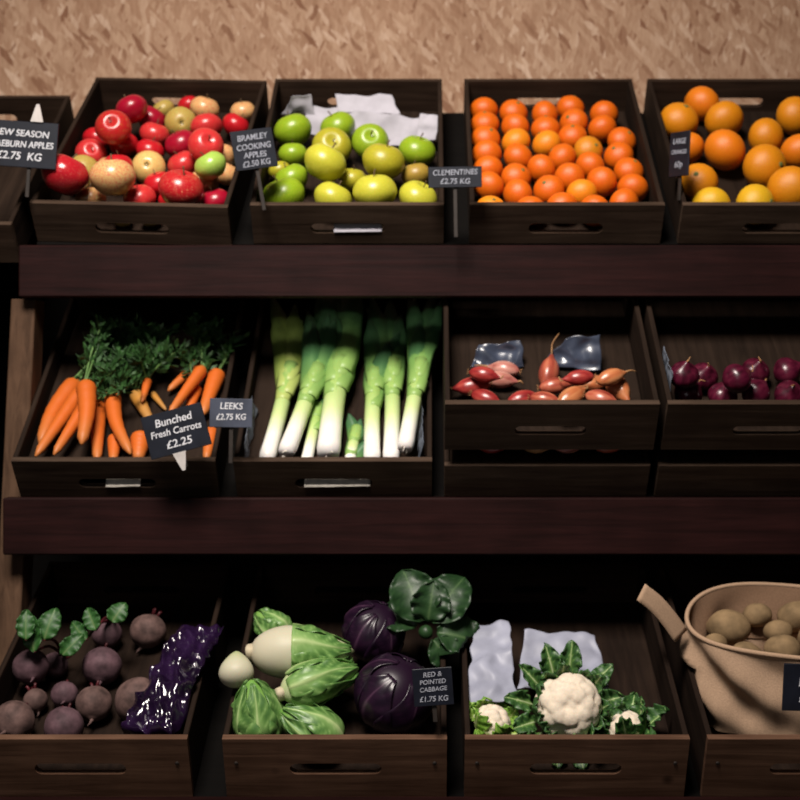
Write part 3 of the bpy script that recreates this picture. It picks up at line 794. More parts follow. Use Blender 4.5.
crumple('plastic_liner', [cL.world(-.175,.03,.056), cL.world(-.172,.2,.056), cL.world(-.178,.2,.098), cL.world(-.178,.03,.105)], M['poly'], 'bluish clear plastic lining the left side of the leek crate', 'plastic liner', 12, 14, .004, 40, 21)
crumple('plastic_liner', [cL.world(.168,.03,.056), cL.world(.168,.2,.056), cL.world(.178,.2,.09), cL.world(.178,.03,.12)], M['poly'], 'bluish clear plastic lining the right side of the leek crate', 'plastic liner', 12, 14, .004, 40, 24)
def slot_paper(cr, u0, u1, w0, w1, mat, label, seed, v=.026):
    crumple('packing_paper', [cr.world(u0,-.003,w0), cr.world(u1,-.002,w0+.001), cr.world(u1,v,w1), cr.world(u0,v,w1)], mat, label, 'packing paper', 5, 10, .0010, 60, seed, thick=.0006)
slot_paper(cL, -.06, .072, .029, .043, M['paper_cream'], 'cream packing paper filling the hand slot of the leek crate', 31)
slot_paper(cK, -.025, .045, .029, .043, M['paper_cream'], 'scrap of white paper in the hand slot of the carrot crate', 33)
slot_paper(cG, -.03, .070, .029, .043, M['paper'], 'white packing paper showing in the front slot of the green apple crate', 35, .015)

# ------------------------------------------------------------------ bulbs
def bulb_me(name, r, ln, neck=.25):
    prof = []
    n = 22
    for k in range(n+1):
        t = k/n; q = math.sin(PI*min(1, t**.85))**.75
        if t > .72: q *= 1-.45*((t-.72)/.28)
        if t < .08: q *= .8
        prof.append((max(q*r, .0012) if 0 < k < n else 0, (t-.5)*ln))
    return lathe_me(name, prof, 20, lambda p, t, a: p*(1-.03*(1+math.sin(3*a))*(1 if .1 < t < .9 else 0)))
SH, ON = bulb_me('shallot', .0185, .076), bulb_me('onion', .031, .064)
def stalk_me(ln, r, rg):
    return tube_me('stalk', smooth_pts([(0,0,0),(rg.uniform(-.003,.003),rg.uniform(-.003,.003),ln*.5),(rg.uniform(-.008,.008),rg.uniform(-.008,.008),ln)], 6), [r,r*.8,r*.65,r*.6,r*.55,r*.5,r*.3], 7, .6)
SHL = [ # px, py, w, direction in picture (dx,dy), dz, scale, skin, label
 (503,369,.215,(-1,-.15),.0,.95,'shallot_p','pinkish shallot lying at the back left with its dry stalk to the left',.03),
 (501,380,.214,(1,.1),.0,1.0,'shallot_p','shiny pale pink shallot in the middle of the left heap',.012),
 (471,387,.195,(-1,.1),.0,1.1,'shallot_r','red shallot at the left side board',.012),
 (487,399,.193,(1,.35),.0,.95,'shallot_r','dark red shallot low at the front board on the left',.01),
 (524,399,.194,(1,-.25),.0,1.0,'shallot_r','red shallot low at the front in the middle of the crate',.01),
 (549,371,.224,(.35,-1),.03,1.18,'shallot','upright copper shallot with its long stalk pointing up',.045),
 (556,386,.205,(1,-.1),.0,.95,'shallot','copper pink shallot just under the upright one',.01),
 (546,400,.192,(1,.15),.0,.9,'shallot','small copper shallot at the front board right of centre',.008),
 (572,397,.197,(1,-.65),.0,1.1,'shallot_o','orange shallot tilted up to the right near the front',.012),
 (594,384,.206,(1,-.2),.0,1.0,'shallot_o','orange shallot lying at the back of the right heap',.012),
 (619,389,.208,(.7,.9),.0,1.2,'shallot_o','plump orange shallot sloping down at the right end of the crate',.012),
 (603,400,.194,(1,.3),.0,1.0,'shallot','copper shallot low at the front board on the right',.01),
 (612,377,.194,(1,-.35),.0,.95,'shallot_o','shallot behind the right heap with a thin dry tip',.03),
 (578,378,.186,(-1,.1),.0,.9,'shallot_r','dim red shallot in the shade behind the right heap',.008),
 (485,375,.180,(1,.2),.0,.9,'shallot_r','dim red shallot under the back left pair',.008),
]
def put_bulb(cr, name, me, px, py, w, d2, dz, sc, mat, label, cat, group, stl=.012, half=.038):
    e = cr.at(px+d2[0]*10, py+d2[1]*10, w); z = ((e-cr.at(px, py, w)).normalized()+Vector((0,0,dz*20))).normalized()
    w = cr.fw+.0195*sc
    w += PS_.lift(lambda k: [(cr.at(px, py, w+k)+z*x*half*sc, y*sc) for x, y in ((0,.0192),(.45,.016),(-.45,.0175),(.8,.008),(-.8,.011))])
    p = cr.at(px, py, w)
    o = mesh_obj(name, me, mat); o.matrix_world = Matrix.Translation(p) @ axes(z).to_4x4() @ Matrix.Scale(sc, 4)
    rg = random.Random(int(px*7+py)); st = mesh_obj('stalk', stalk_me(stl, .0032, rg), M['dry'], o); st.location = (0,0,half*.9)
    bm = bmesh.new(); bm.verts.layers.float.new('tint')
    for k in range(8):
        a = k*.8; tube_me('', [(.002*math.cos(a),.002*math.sin(a),-half*.97),(.005*math.cos(a),.005*math.sin(a),-half*1.03),(.007*math.cos(a),.007*math.sin(a),-half*1.08)], [.0007,.0005,.0003], 4, bm=bm)
    mesh_obj('roots', from_bm('roots', bm, True), M['dry'], o)
    return tag(o, label, cat, group)
for (px, py, w, d2, dz, sc, mt, lb, stl) in SHL: put_bulb(cS, 'shallot', SH, px, py, w, d2, dz, sc, M[mt], lb, 'shallot', 'shallots in the deep crate', stl)
for i, (px, d2, mt, lb) in enumerate(((494,(1,.1),'shallot_r','red shallot lying in the lower gap, towards the left'),(535,(-1,.1),'dry','brown dry shallot lying in the lower gap, at the middle'),(570,(1,-.05),'shallot_p','pink shallot lying in the lower gap, right of the middle'),(607,(-1,0),'shallot','copper shallot lying in the lower gap, at the right'))):
    q = cS.ray(px, 458, .100); p = cS.world(q.x, .036, .109); z = Vector((d2[0], d2[1], 0))
    o = mesh_obj('shallot', SH, M[mt]); o.matrix_world = Matrix.Translation(p) @ axes(z).to_4x4()
    tag(o, lb, 'shallot', 'shallots in the gap of the deep crate')
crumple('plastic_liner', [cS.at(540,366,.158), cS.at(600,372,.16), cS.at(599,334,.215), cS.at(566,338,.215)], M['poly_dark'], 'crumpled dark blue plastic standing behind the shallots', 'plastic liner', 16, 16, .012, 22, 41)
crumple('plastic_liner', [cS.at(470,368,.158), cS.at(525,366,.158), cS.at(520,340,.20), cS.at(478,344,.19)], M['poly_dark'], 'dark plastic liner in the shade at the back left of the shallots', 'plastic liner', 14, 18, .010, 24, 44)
ONI = [
 (679,374,.205,'red onion in the back left corner beside the grey plastic'),
 (722,394,.190,'shiny red onion leaning on the front board'),
 (706,378,.182,'red onion behind the shiny one at the front board'),
 (735,377,.190,'brownish red onion behind the middle of the front board'),
 (752,392,.188,'dark red onion at the front board right of the shiny one'),
 (757,371,.185,'dark red onion at the back in the middle of the crate'),
 (788,394,.190,'crimson onion at the front near the picture edge'),
 (787,371,.190,'dull purple onion at the back near the picture edge'),
 (694,394,.186,'dark red onion at the front left of the onion crate'),
]
ls = cN.relax([(a[0], a[1], .0325, a[2]-.186) for a in ONI], .152)
for a, l in zip(ONI, ls):
    o = mesh_obj('red_onion', ON, M['onion']); z = Vector((rnd.uniform(-.7,.7), rnd.uniform(-.9,.2), rnd.uniform(.1,.9)))
    o.matrix_world = Matrix.Translation(cN.world(*l)) @ axes(z).to_4x4()
    st = mesh_obj('stalk', stalk_me(.010, .003, random.Random(a[0])), M['dry'], o); st.location = (0,0,.029)
    tag(o, a[3], 'onion', 'red onions in the deep crate')
crumple('plastic_liner', [cN.world(-.190,.05,.20), cN.world(-.187,.16,.18), cN.world(-.190,.16,.262), cN.world(-.188,.06,.272)], M['poly'], 'crumpled grey plastic at the left side of the onion crate', 'plastic liner', 12, 14, .004, 45, 51)

# ------------------------------------------------------------------ leaves for the bottom row
def leaf_me(name, ln, wd, curl=.5, cup=.3, ruf=.006, seed=0, nu=18, nv=12, stem=.15, power=.8):
    """leaf growing along +y from the origin, face up +z, curling down by curl rad; tint 0 on the ribs"""
    def fn(s, t):
        x = (t-.5)*2
        a = curl*s; y = ln*math.sin(a)/curl if abs(curl) > 1e-3 else ln*s
        z = -ln*(1-math.cos(a))/curl if abs(curl) > 1e-3 else 0
        sh = (math.sin(PI*min(1, max(0, (s-stem*.6)/(1-stem*.6)))**power))**.6 if s > stem*.6 else 0
        half = max(wd*.06*(1-s), wd*.5*sh)
        q = Vector((x*half, y, z))
        e = nz((x*half, ln*s, 0), 26, seed)
        q.z += cup*half*x*x+ruf*e*abs(x)**1.3*2+ruf*.6*math.sin(s*24+seed+x)*abs(x)**2
        vein = min(abs(x)*3.5*(.4+s), abs(math.sin((s*7-abs(x)*1.6)*PI))*1.4+.15)
        return q, min(1, max(0, vein*(.55+.45*s)))
    return grid_me(name, fn, nu, nv)
def put_leaf(name, parent, me, mat, loc, ydir, up, t=.0015):
    y = Vector(ydir).normalized(); z = Vector(up); z = (z-y*z.dot(y)).normalized(); x = y.cross(z)
    o = mesh_obj(name, me, mat, parent); o.matrix_local = Matrix.Translation(loc) @ Matrix((x, y, z)).transposed().to_4x4(); solid(o, t); return o

# ------------------------------------------------------------------ beetroot
BEE = [
 (148,631,20,'beet','round brown beetroot highest in the pile'),
 (102,666,21,'beet_p','large purplish beetroot in the middle of the pile'),
 (137,700,24,'beet','lightest brown beetroot lying beside the purple bag'),
 (92,706,19,'beet','dusty beetroot in the front row between two larger ones'),
 (67,724,20,'beet_p','purplish beetroot half behind the front board'),
 (13,721,21,'beet','large dusty beetroot at the lower left picture edge'),
 (50,668,14,'beet_p','small beetroot below the green leaves at the left'),
 (10,664,19,'beet_p','dark beetroot at the left picture edge behind the dusty one'),
 (60,695,14,'beet_p','small dark shadowed beetroot in the hollow of the pile'),
 (107,634,17,'beet_p','dark beetroot at the back of the pile under the green leaves'),
 (40,700,13,'beet','dark beetroot between the two dusty front ones on the left'),
 (-18,700,20,'beet','beetroot beyond the left picture edge'),
]
BEE = [b for b in BEE if b[0] > 0]
def root_me(r, seed):
    prof = [(0,-r*1.0)]
    for k in range(1, 16):
        a = PI*k/16; prof.append((math.sin(a)*r*.97, -math.cos(a)*r*.92))
    prof.append((0, r*.93))
    return lathe_me('beetroot', prof, 20, lambda p, t, a: p*(1+.05*nz(p, 40, seed)-.03))
ls = cB.relax([(b[0], b[1], b[2]/495*.98) for b in BEE], .05)
BEET = {}
for i, (b, l) in enumerate(zip(BEE, ls)):
    r = b[2]/495*.97; o = mesh_obj('beetroot', root_me(r, i), M[b[3]])
    z = Vector((rnd.uniform(-.6,.6), rnd.uniform(.2,1), rnd.uniform(.2,1)))
    pose(o, cB.world(*l), axes(z)); BEET[i] = (o, r, z)
    mesh_obj('root_tail', tube_me('root_tail', smooth_pts([(0,0,-r*.93),(.002,.002,-r*1.12),(.006,.003,-r*1.3)], 5), [r*.12,r*.07,.0025,.0018,.0012,.0008], 7), M[b[3]], o)
    for k in range(3):
        a = k*2.1; h = .007
        mesh_obj('stalk', tube_me('stalk', [(.006*math.cos(a),.006*math.sin(a),r*.85),(.008*math.cos(a),.008*math.sin(a),r+h*.6),(.011*math.cos(a),.011*math.sin(a),r+h)], [.0035,.003,.0026], 6), M['beet_stalk'], o)
    tag(o, b[4], 'beetroot', 'beetroots in the bottom crate')
def beet_leaf(i, px, py, w, ln, wd, tipdx, seed, tilt=.2):
    """a leafed stalk that grows from beetroot i and reaches up to the pixel"""
    o, r, z = BEET[i]; inv = o.matrix_world.inverted()
    s = o.matrix_world @ Vector((0,0,r*.88)); e = cB.at(px, py, w); m = s.lerp(e, .5)+Vector((0,0,.015))
    st = mesh_obj('leaf_stalk', tube_me('leaf_stalk', [inv @ p for p in smooth_pts([s, m, e], 8)], [.004-.0018*k/8 for k in range(9)], 7), M['beet_stalk'], o)
    me = leaf_me('leaf', ln, wd, .5, .25, .006, seed, stem=.05)
    y = Vector((tipdx, .15, 1)).normalized(); z_ = Vector((0,-1,.25)); z_ = (z_-y*z_.dot(y)).normalized(); x = y.cross(z_)
    lf = mesh_obj('leaf', me, M['beet_leaf'], o); lf.matrix_local = inv @ (Matrix.Translation(e) @ Matrix((x, y, z_)).transposed().to_4x4()); solid(lf, .001)
for k, a in enumerate(((6,34,652,.17,.075,.040,-.2),(6,44,640,.18,.065,.045,.25),(7,26,640,.2,.06,.035,-.1),(9,96,630,.17,.05,.035,-.5),(9,112,622,.18,.045,.04,.6),(9,86,640,.15,.05,.03,-.9),(6,62,655,.15,.055,.035,.9))): beet_leaf(*a, seed=k+3)
# purple bag
def bag():
    c = [cB.at(124,744,.10), cB.at(176,744,.11), cB.at(226,640,.13), cB.at(178,640,.13)]
    a, b, d, e = c; o0 = sum(c, Vector())/4; nrm = (b-a).cross(e-a).normalized()
    if nrm.y > 0: nrm = -nrm
    def fn(s, t):
        p = a.lerp(b, t).lerp(e.lerp(d, t), s); an = 2*PI*t
        return p, 0
    def shell(s, t):
        # closed pillow: t runs round the section
        an = 2*PI*t; u = .5+.5*math.cos(an); th = math.sin(an)
        p = a.lerp(b, u).lerp(e.lerp(d, u), s)-o0
        taper = math.sin(PI*min(1, .08+s*.92))**.5
        q = p+nrm*th*.028*taper
        g = Vector((q.dot(b-a)/(b-a).length*2.2, q.dot(e-a)/(e-a).length*.9, 0)); r = 1-2*abs(nz(g, 19, 2)); r2 = 1-2*abs(nz(g, 45, 6))
        return q+nrm*(.020*r+.008*r2)*(1 if th > 0 else .2)+Vector((nz(q, 40, 3), 0, nz(q, 40, 4)))*.008, .5
    o = mesh_obj('plastic_bag', grid_me('plastic_bag', shell, 60, 60, True, True), M['purple_bag']); o.location = o0+Vector((0,0,.012))
    tag(o, 'crinkled shiny purple bag at the right side of the beetroot crate', 'bag')
bag()

# ------------------------------------------------------------------ cabbages
def wrap_leaf(name, prof, a0, half, t0, t1, off, seed, mat, parent, ruf=.004):
    """an outer leaf lying on a lathe body: part of its surface lifted off, more at the edges"""
    n = len(prof)-1
    def rz(t):
        x = t*n; i = min(int(x), n-1); f = x-i
        return prof[i][0]*(1-f)+prof[i+1][0]*f, prof[i][1]*(1-f)+prof[i+1][1]*f
    def fn(s, t):
        x = (t-.5)*2; tt = t0+(t1-t0)*s; r, z = rz(tt)
        w = half*(.45+.55*math.sin(PI*min(1, .15+s*.85)))*(1-.35*s)
        a = a0+x*w+.08*math.sin(s*5+seed)
        lift = off*(.5+.9*abs(x)**2+.4*s)+ruf*(nz((x,s*2,seed), 2.2, seed)+.5*math.sin(s*19+seed*2)*abs(x)**2)
        rr = r+max(.0015, lift)
        rib = .003*math.exp(-(x/.09)**2)*(1-s)
        vein = min(abs(x)*3.2*(.35+s), abs(math.sin((s*6-abs(x)*1.3)*PI))*1.3+.12)
        return Vector(((rr+rib)*math.cos(a), (rr+rib)*math.sin(a), z+.25*lift)), min(1, max(0, vein*(.5+.5*s)))
    o = mesh_obj(name, grid_me(name, fn, 22, 16), mat, parent); solid(o, .0016); return o
def hispi_prof(r, ln):
    pr = []
    for k in range(25):
        t = k/24; q = (math.sin(PI*min(1, t*.5+.02+.12*(1-t)))**.9) if t < .4 else 1
        q = math.sin(PI*(.012+.988*t)**.70)**.72 if t < .999 else 0
        pr.append((max(0, q*r), t*ln))
    pr[-1] = (0, ln); m = max(p[0] for p in pr); pr = [(p[0]/m*r, p[1]) for p in pr]
    return [(0, -.002)]+pr
HS = [ # base (px, depth v or py), base height, tip px, tip height, radius, label, body, leaves, roll
 ((250,653), .180, (354,652), .175, .050, 'largest pointed cabbage lying sideways with a bare cream base and green outer leaves', 'hispi_base', ((-1.6,1.2,.42,.97),(-.2,1.1,.40,.98),(1.2,1.1,.42,.95),(2.6,1.1,.42,.96),(4.0,1.2,.42,.95)), 0),
 ((239,.115), .158, (239,652), .195, .033, 'pale cream cabbage base standing at the left side behind the front green one', 'hispi_base', (), 0),
 ((265,.066), .062, (252,681), .190, .047, 'upright pointed green cabbage at the front left, tip up', 'hispi', None, 0),
 ((280,698), .155, (358,672), .165, .038, 'pale green pointed cabbage lying in the middle, tip towards the red cabbage', 'hispi', None, 0),
 ((338,.060), .075, (278,706), .150, .041, 'pointed green cabbage at the front centre, sloping behind the front board', 'hispi', None, 1.0),
 ((287,640), .095, (256,612), .135, .030, 'small dark green cabbage tip showing behind the cream-based cabbage', 'hispi', None, 0),
]
ALL5 = ((-1.4,.9,.12,.97),(-.2,1.0,.1,.98),(1.2,.9,.15,.95),(2.6,.9,.1,.96),(4.0,1.0,.1,.95))
RC = [(374,632,.060,'dark purple red cabbage at the back, behind the pale green cabbages',3),(394,694,.073,'large dark purple red cabbage at the front beside the price board',8)]
bodies = []
for (base, bw, tip, tw, r, *_) in HS:
    a = cH.inside(base[0], base[1], bw) if base[1] < 1 else cH.at(*base, bw)
    b = cH.at(*tip, tw); pr = hispi_prof(r, (b-a).length); d = (b-a).normalized()
    bodies.append([a, b, [(d*pr[k][1], pr[k][0]*.95) for k in (2,5,8,11,14,17,20,23)]])
for (px, py, r, lb, sd) in RC:
    p = cH.at(px, py, (.085 if py < 650 else .056)+r); bodies.append([p, p, [(Vector((0,0,0)), r*1.03)]])
p = cH.at(426,632,.165); bodies.append([p, p, [(Vector((0,0,0)), .038)]])
OFF = [Vector((0,0,0)) for b in bodies]; UPV = cH.rot @ Vector((0,0,1))
for it in range(300):
    for i in range(len(bodies)):
        for j in range(i+1, len(bodies)):
            worst = None
            for p, r in bodies[i][2]:
                for q, t in bodies[j][2]:
                    dd = (bodies[j][0]+OFF[j]+q)-(bodies[i][0]+OFF[i]+p); g = r+t-dd.length
                    if g > 0 and (worst is None or g > worst[0]): worst = (g, dd.normalized())
            if worst: OFF[i] -= worst[1]*worst[0]*.3; OFF[j] += worst[1]*worst[0]*.3
    if it < 180:
        for o_ in OFF: o_ *= .97
    for i, (a, b, sp) in enumerate(bodies):
        for p, r in sp:
            q = cH.rot.transposed() @ (a+OFF[i]+p-cH.o); m = r+.001; fix = Vector((0,0,0))
            hw = cH.W/2-.010
            if q.z < cH.h+m*.6:
                if q.x-m < -hw: fix.x = -hw+m-q.x
                if q.x+m > hw: fix.x = hw-m-q.x
                if q.y-m < cH.T: fix.y = cH.T+m-q.y
            if q.z-m < cH.fw: fix.z = cH.fw+m-q.z
            if fix.length > 0: OFF[i] += cH.rot @ fix*.4
if DEBUG:
    for k_, (a_, b_, *_r) in enumerate(bodies): print('OFF', k_, [round(x*540) for x in OFF[k_]], [round(x) for x in (*proj(a_+OFF[k_]), *proj(b_+OFF[k_]))])
CABB = []
for k, (base, bw, tip, tw, r, label, bodymat, leaves, roll) in enumerate(HS):
    a, b = bodies[k][0]+OFF[k], bodies[k][1]+OFF[k]; d = b-a; seed = k+1; pr = hispi_prof(r, d.length)
    o = mesh_obj('cabbage', lathe_me('cabbage', pr, 28, lambda p, t, an: Vector((p.x*(1+.03*nz(p,30,seed)), p.y*(1+.03*nz(p,30,seed+1)), p.z)), (lambda t: .05+.55*t) if bodymat == 'hispi' else (lambda t: t)), M[bodymat])
    pose(o, a, axes(d) @ Matrix.Rotation(roll, 3, 'Z'))
    if leaves != (): mesh_obj('cut_stalk', lathe_me('cut_stalk', [(0,-.010),(r*.30,-.009),(r*.33,-.006),(r*.36,.004),(0,.006)], 16, lambda p, t, an: p*(1+.1*math.sin(3*an))), M['cut'], o)
    for n, (a0, hf, t0, t1) in enumerate(ALL5 if leaves is None else leaves): wrap_leaf('outer_leaf', pr, a0, hf, t0, t1, .003, seed+n, M['hispi_leaf'], o)
    tag(o, label, 'cabbage', 'pointed green cabbages'); CABB.append(o)
for k, (px, py, r, label, seed) in enumerate(RC):
    p = bodies[len(HS)+k][0]+OFF[len(HS)+k]; pr = [(0,-r)]+[(math.sin(PI*k/20)*r, -math.cos(PI*k/20)*r*.96) for k in range(1, 20)]+[(0, r*.96)]
    o = mesh_obj('red_cabbage', lathe_me('red_cabbage', pr, 32, lambda q, t, a: q*(1+.03*nz(q, 14, seed)), lambda t: .25+.5*t), M['redcab'])
    pose(o, p, axes((.35,-.5,.8)) @ Matrix.Rotation(seed, 3, 'Z'))
    for k in range(5): wrap_leaf('outer_leaf', pr, k*1.27+seed, 1.0, .12, .85+.02*k, .0025, seed+k, M['redcab'], o, .003)
    mesh_obj('cut_stalk', lathe_me('cut_stalk', [(0,-r-.008),(r*.2,-r-.007),(r*.24,-r+.004),(0,-r+.006)], 14), M['cut'], o)
    tag(o, label, 'red cabbage', 'red cabbages'); CABB.append(o)
def leafy_head():
    p = bodies[-1][0]+OFF[-1]; e = empty('leafy_cabbage', p, None, 'loose dark green leafy cabbage in the back right corner behind the red cabbages', 'cabbage')
    mesh_obj('heart', ball_me('heart', .016, 3, .12, 40, 4), M['savoy'], e)
    for k, (yd, up, ln, wd) in enumerate((((-.3,.05,.9),(.1,-1,.2),.12,.10),((.45,.1,.75),(-.2,-1,.3),.125,.10),((.9,-.1,-.05),(.1,-.9,.7),.11,.09),((.15,-.2,.95),(0,-1,.1),.085,.08),((-.9,.1,.45),(.3,-1,.5),.11,.07),((.6,-.35,-.6),(.2,-1,.4),.08,.07))):
        put_leaf('outer_leaf', e, leaf_me('outer_leaf', ln, wd, .9, .35, .010, k+20, stem=.05), M['savoy'], Vector(yd).normalized()*.022, yd, up)
leafy_head()

# ------------------------------------------------------------------ cauliflowers
def curd_me(r, seed, sub=5):
    bm = bmesh.new(); bmesh.ops.create_icosphere(bm, subdivisions=sub, radius=1); rg = random.Random(seed)
    cs = []
    while len(cs) < 46:
        v = Vector((rg.gauss(0,1), rg.gauss(0,1), rg.gauss(0,1))).normalized()
        if v.z > -.55 and all(v.angle(c) > .30 for c in cs) or rg.random() < .002: cs.append(v)
        if rg.random() < .0006: break
    for v in bm.verts:
        n = v.co.normalized(); d = sorted(n.angle(c) for c in cs); k = max(0, 1-(d[0]/.34)**2)
        q = r*(.84+.15*k**.6)+r*.018*noise.noise(n*16+Vector((seed,0,0)))+r*.012*noise.noise(n*34)
        v.co = n*q
        v.co.z *= .85 if n.z > 0 else .6
    return from_bm('curd', bm, True)
def cauliflower(cr, px, py, w, r, label, zdir, mat, nleaf, seed, lnf=1.35, wdf=1.0):
    p = cr.at(px, py, w); e = empty('cauliflower', p, None, label, 'cauliflower', 'cauliflowers'); e.rotation_euler = axes(zdir).to_euler()
    mesh_obj('curd', curd_me(r, seed), M['curd'], e); rg = random.Random(seed)
    mesh_obj('stalk', lathe_me('stalk', [(0,-r*.95),(r*.32,-r*.94),(r*.38,-r*.7),(r*.55,-r*.45),(0,-r*.4)], 14), M['cut'], e)
    for k in range(nleaf):
        a = 2*PI*k/nleaf+rg.uniform(-.15,.15); o = Vector((math.cos(a), math.sin(a), 0)); lay = k % 2
        yd = o*(.42+.30*lay)+Vector((0,0,.85-.25*lay)); up = -o+Vector((0,0,.55))
        put_leaf('leaf', e, leaf_me('leaf', r*lnf*rg.uniform(.85,1.15), r*wdf*rg.uniform(.8,1.1), -.35+.8*lay, .45, .009, seed+k, stem=.08), mat, o*r*(.84+.10*lay)+Vector((0,0,-r*.45)), yd, up, .002)
    return e
cauliflower(cF, 568,706, .125, .064, 'large cream cauliflower in the middle of the bottom crate, ringed by green leaves', (.05,-.88,.42), M['cauli_leaf'], 24, 4, 1.02, .66)
cauliflower(cF, 492,722, .095, .036, 'small cauliflower with yellow green leaves at the left of its crate', (.3,-.5,.85), M['cauli_leaf_y'], 8, 9, 1.35, 1.2)
cauliflower(cF, 626,728, .085, .036, 'leafy cauliflower mostly hidden by dark leaves at the right of its crate', (-.2,-.3,.95), M['cauli_leaf'], 10, 13, 1.9, 1.2)
crumple('plastic_sheet', [cF.at(466,702,.12), cF.at(517,700,.12), cF.at(508,622,.16), cF.at(474,624,.16)], M['paper_blue'], 'upright bluish white plastic sheet behind the small left cauliflower', 'plastic sheet', 20, 16, .012, 18, 61)
crumple('plastic_sheet', [cF.at(519,690,.11), cF.at(612,694,.12), cF.at(596,634,.14), cF.at(524,632,.14)], M['paper_blue'], 'wide bluish white plastic sheet rising behind the large cauliflower', 'plastic sheet', 22, 26, .014, 15, 64)

# ------------------------------------------------------------------ potato sack
def sack():
    base = cP.world(.035, .16, .03); top = P(800,621,2.50)
    e = empty('canvas_sack', base, None, 'brown canvas sack of potatoes standing in the end crate of the bottom shelf', 'sack')
    ax = top-base; rt = Matrix.Rotation(math.radians(20), 3, 'X')
    RX, RY = .216, .150
    def ring(s, an, inner=0):
        k = s
        rx = .192+(RX-.192)*k**.9+.012*math.sin(PI*k); ry = .105+(RY-.105)*k
        c = Vector((0,0,0)).lerp(ax, k)
        p = Vector((math.cos(an)*(rx-inner), math.sin(an)*(ry-inner), 0))
        # folds at the left flank, deepest half way up
        fold = .011*math.sin(an*7+s*7)*math.sin(PI*s)*(1+.8*max(0, -math.cos(an)))+.004*math.sin(an*13-s*9)*(1-s)
        n = Vector((math.cos(an), math.sin(an), 0))
        wav = .006*math.sin(an*3+1)*k
        q = rt @ (p+n*fold)
        q.z += wav
        return c+(p+n*fold).lerp(q, k)
    body = grid_me('body', lambda s, t: (ring(s, 2*PI*t), .5), 30, 72, True)
    o = mesh_obj('body', body, M['jute'], e)
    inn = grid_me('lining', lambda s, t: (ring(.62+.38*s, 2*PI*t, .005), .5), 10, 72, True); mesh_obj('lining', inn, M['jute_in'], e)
    rim = tube_me('rim', [ring(1, 2*PI*t/72)+Vector((0,0,.001)) for t in range(73)], .0045, 8); mesh_obj('rim', rim, M['jute'], e)
    # carrying strap that flops out to the left
    def strap(pts, wd, th=.003):
        ps = smooth_pts(pts, 14)
        def fn(s, t):
            i = min(13, int(s*14)); f = s*14-i; p = ps[i].lerp(ps[i+1], f); d = (ps[i+1]-ps[i]).normalized()
            sd = d.cross(Vector((.2,-.9,.3))).normalized(); return p+sd*(t-.5)*wd, .5
        q = mesh_obj('strap', grid_me('strap', fn, 14, 4), M['jute'], e); solid(q, th)
    L0 = ring(.93, PI*1.02)
    strap([P(641,592,2.44)-base, P(656,604,2.45)-base, P(669,619,2.46)-base, P(681,636,2.47)-base], .036)
    mesh_obj('base_panel', grid_me('base_panel', lambda s, t: (ring(0, 2*PI*t)*s if s > 0 else Vector((0,0,0)), .5), 3, 72, True), M['jute'], e)
    return e, base, ax, rt
se, sbase, sax, srt = sack()
POT = [(716,622,23,'potato by the left rim inside the canvas sack'),(752,608,20,'potato at the back of the sack opening'),(765,628,19,'potato in the middle of the sack opening'),
       (738,640,17,'small potato at the front rim of the sack'),(790,604,20,'pale potato at the back rim near the picture edge'),(795,632,19,'potato near the front rim at the picture edge'),(702,640,14,'little potato low by the front left rim'),(730,602,16,'potato in the shade at the back left of the sack opening'),(772,600,15,'small potato between the two potatoes at the back rim')]
def sack_plane(px, py, drop):
    n = srt @ Vector((0,0,1)); c = sbase+sax-n*drop; d = P(px, py, 1)-Vector((0,0,CZ)); k = (c-Vector((0,0,CZ))).dot(n)/d.dot(n); return Vector((0,0,CZ))+d*k
pts = [sack_plane(a[0], a[1], .040) for a in POT]; rr = [a[2]/535*1.12 for a in POT]
for _ in range(300):
    for i in range(len(pts)):
        for j in range(i+1, len(pts)):
            d = pts[j]-pts[i]; m = rr[i]+rr[j]+.001
            if d.length < m: k = d*((m-d.length)/d.length*.5); pts[i] -= k; pts[j] += k
    for i in range(len(pts)):
        q = srt.transposed() @ (pts[i]-(sbase+sax)); ax_, ay_ = .216-rr[i]-.018, .150-rr[i]-.018
        m = math.hypot(q.x/ax_, q.y/ay_)
        if m > 1: q.x /= m; q.y /= m
        q.z = min(q.z, -.012); pts[i] = sbase+sax+srt @ q
for i, (a, p, r) in enumerate(zip(POT, pts, rr)):
    o = mesh_obj('potato', ball_me('potato', r, 3, .10, 22, i, (1,.82,.80)), M['potato']); o.location = p; o.rotation_euler = (rnd.uniform(-.3,.3), rnd.uniform(-.3,.3), rnd.uniform(-.5,.5))
    tag(o, a[3], 'potato', 'potatoes in the canvas sack')

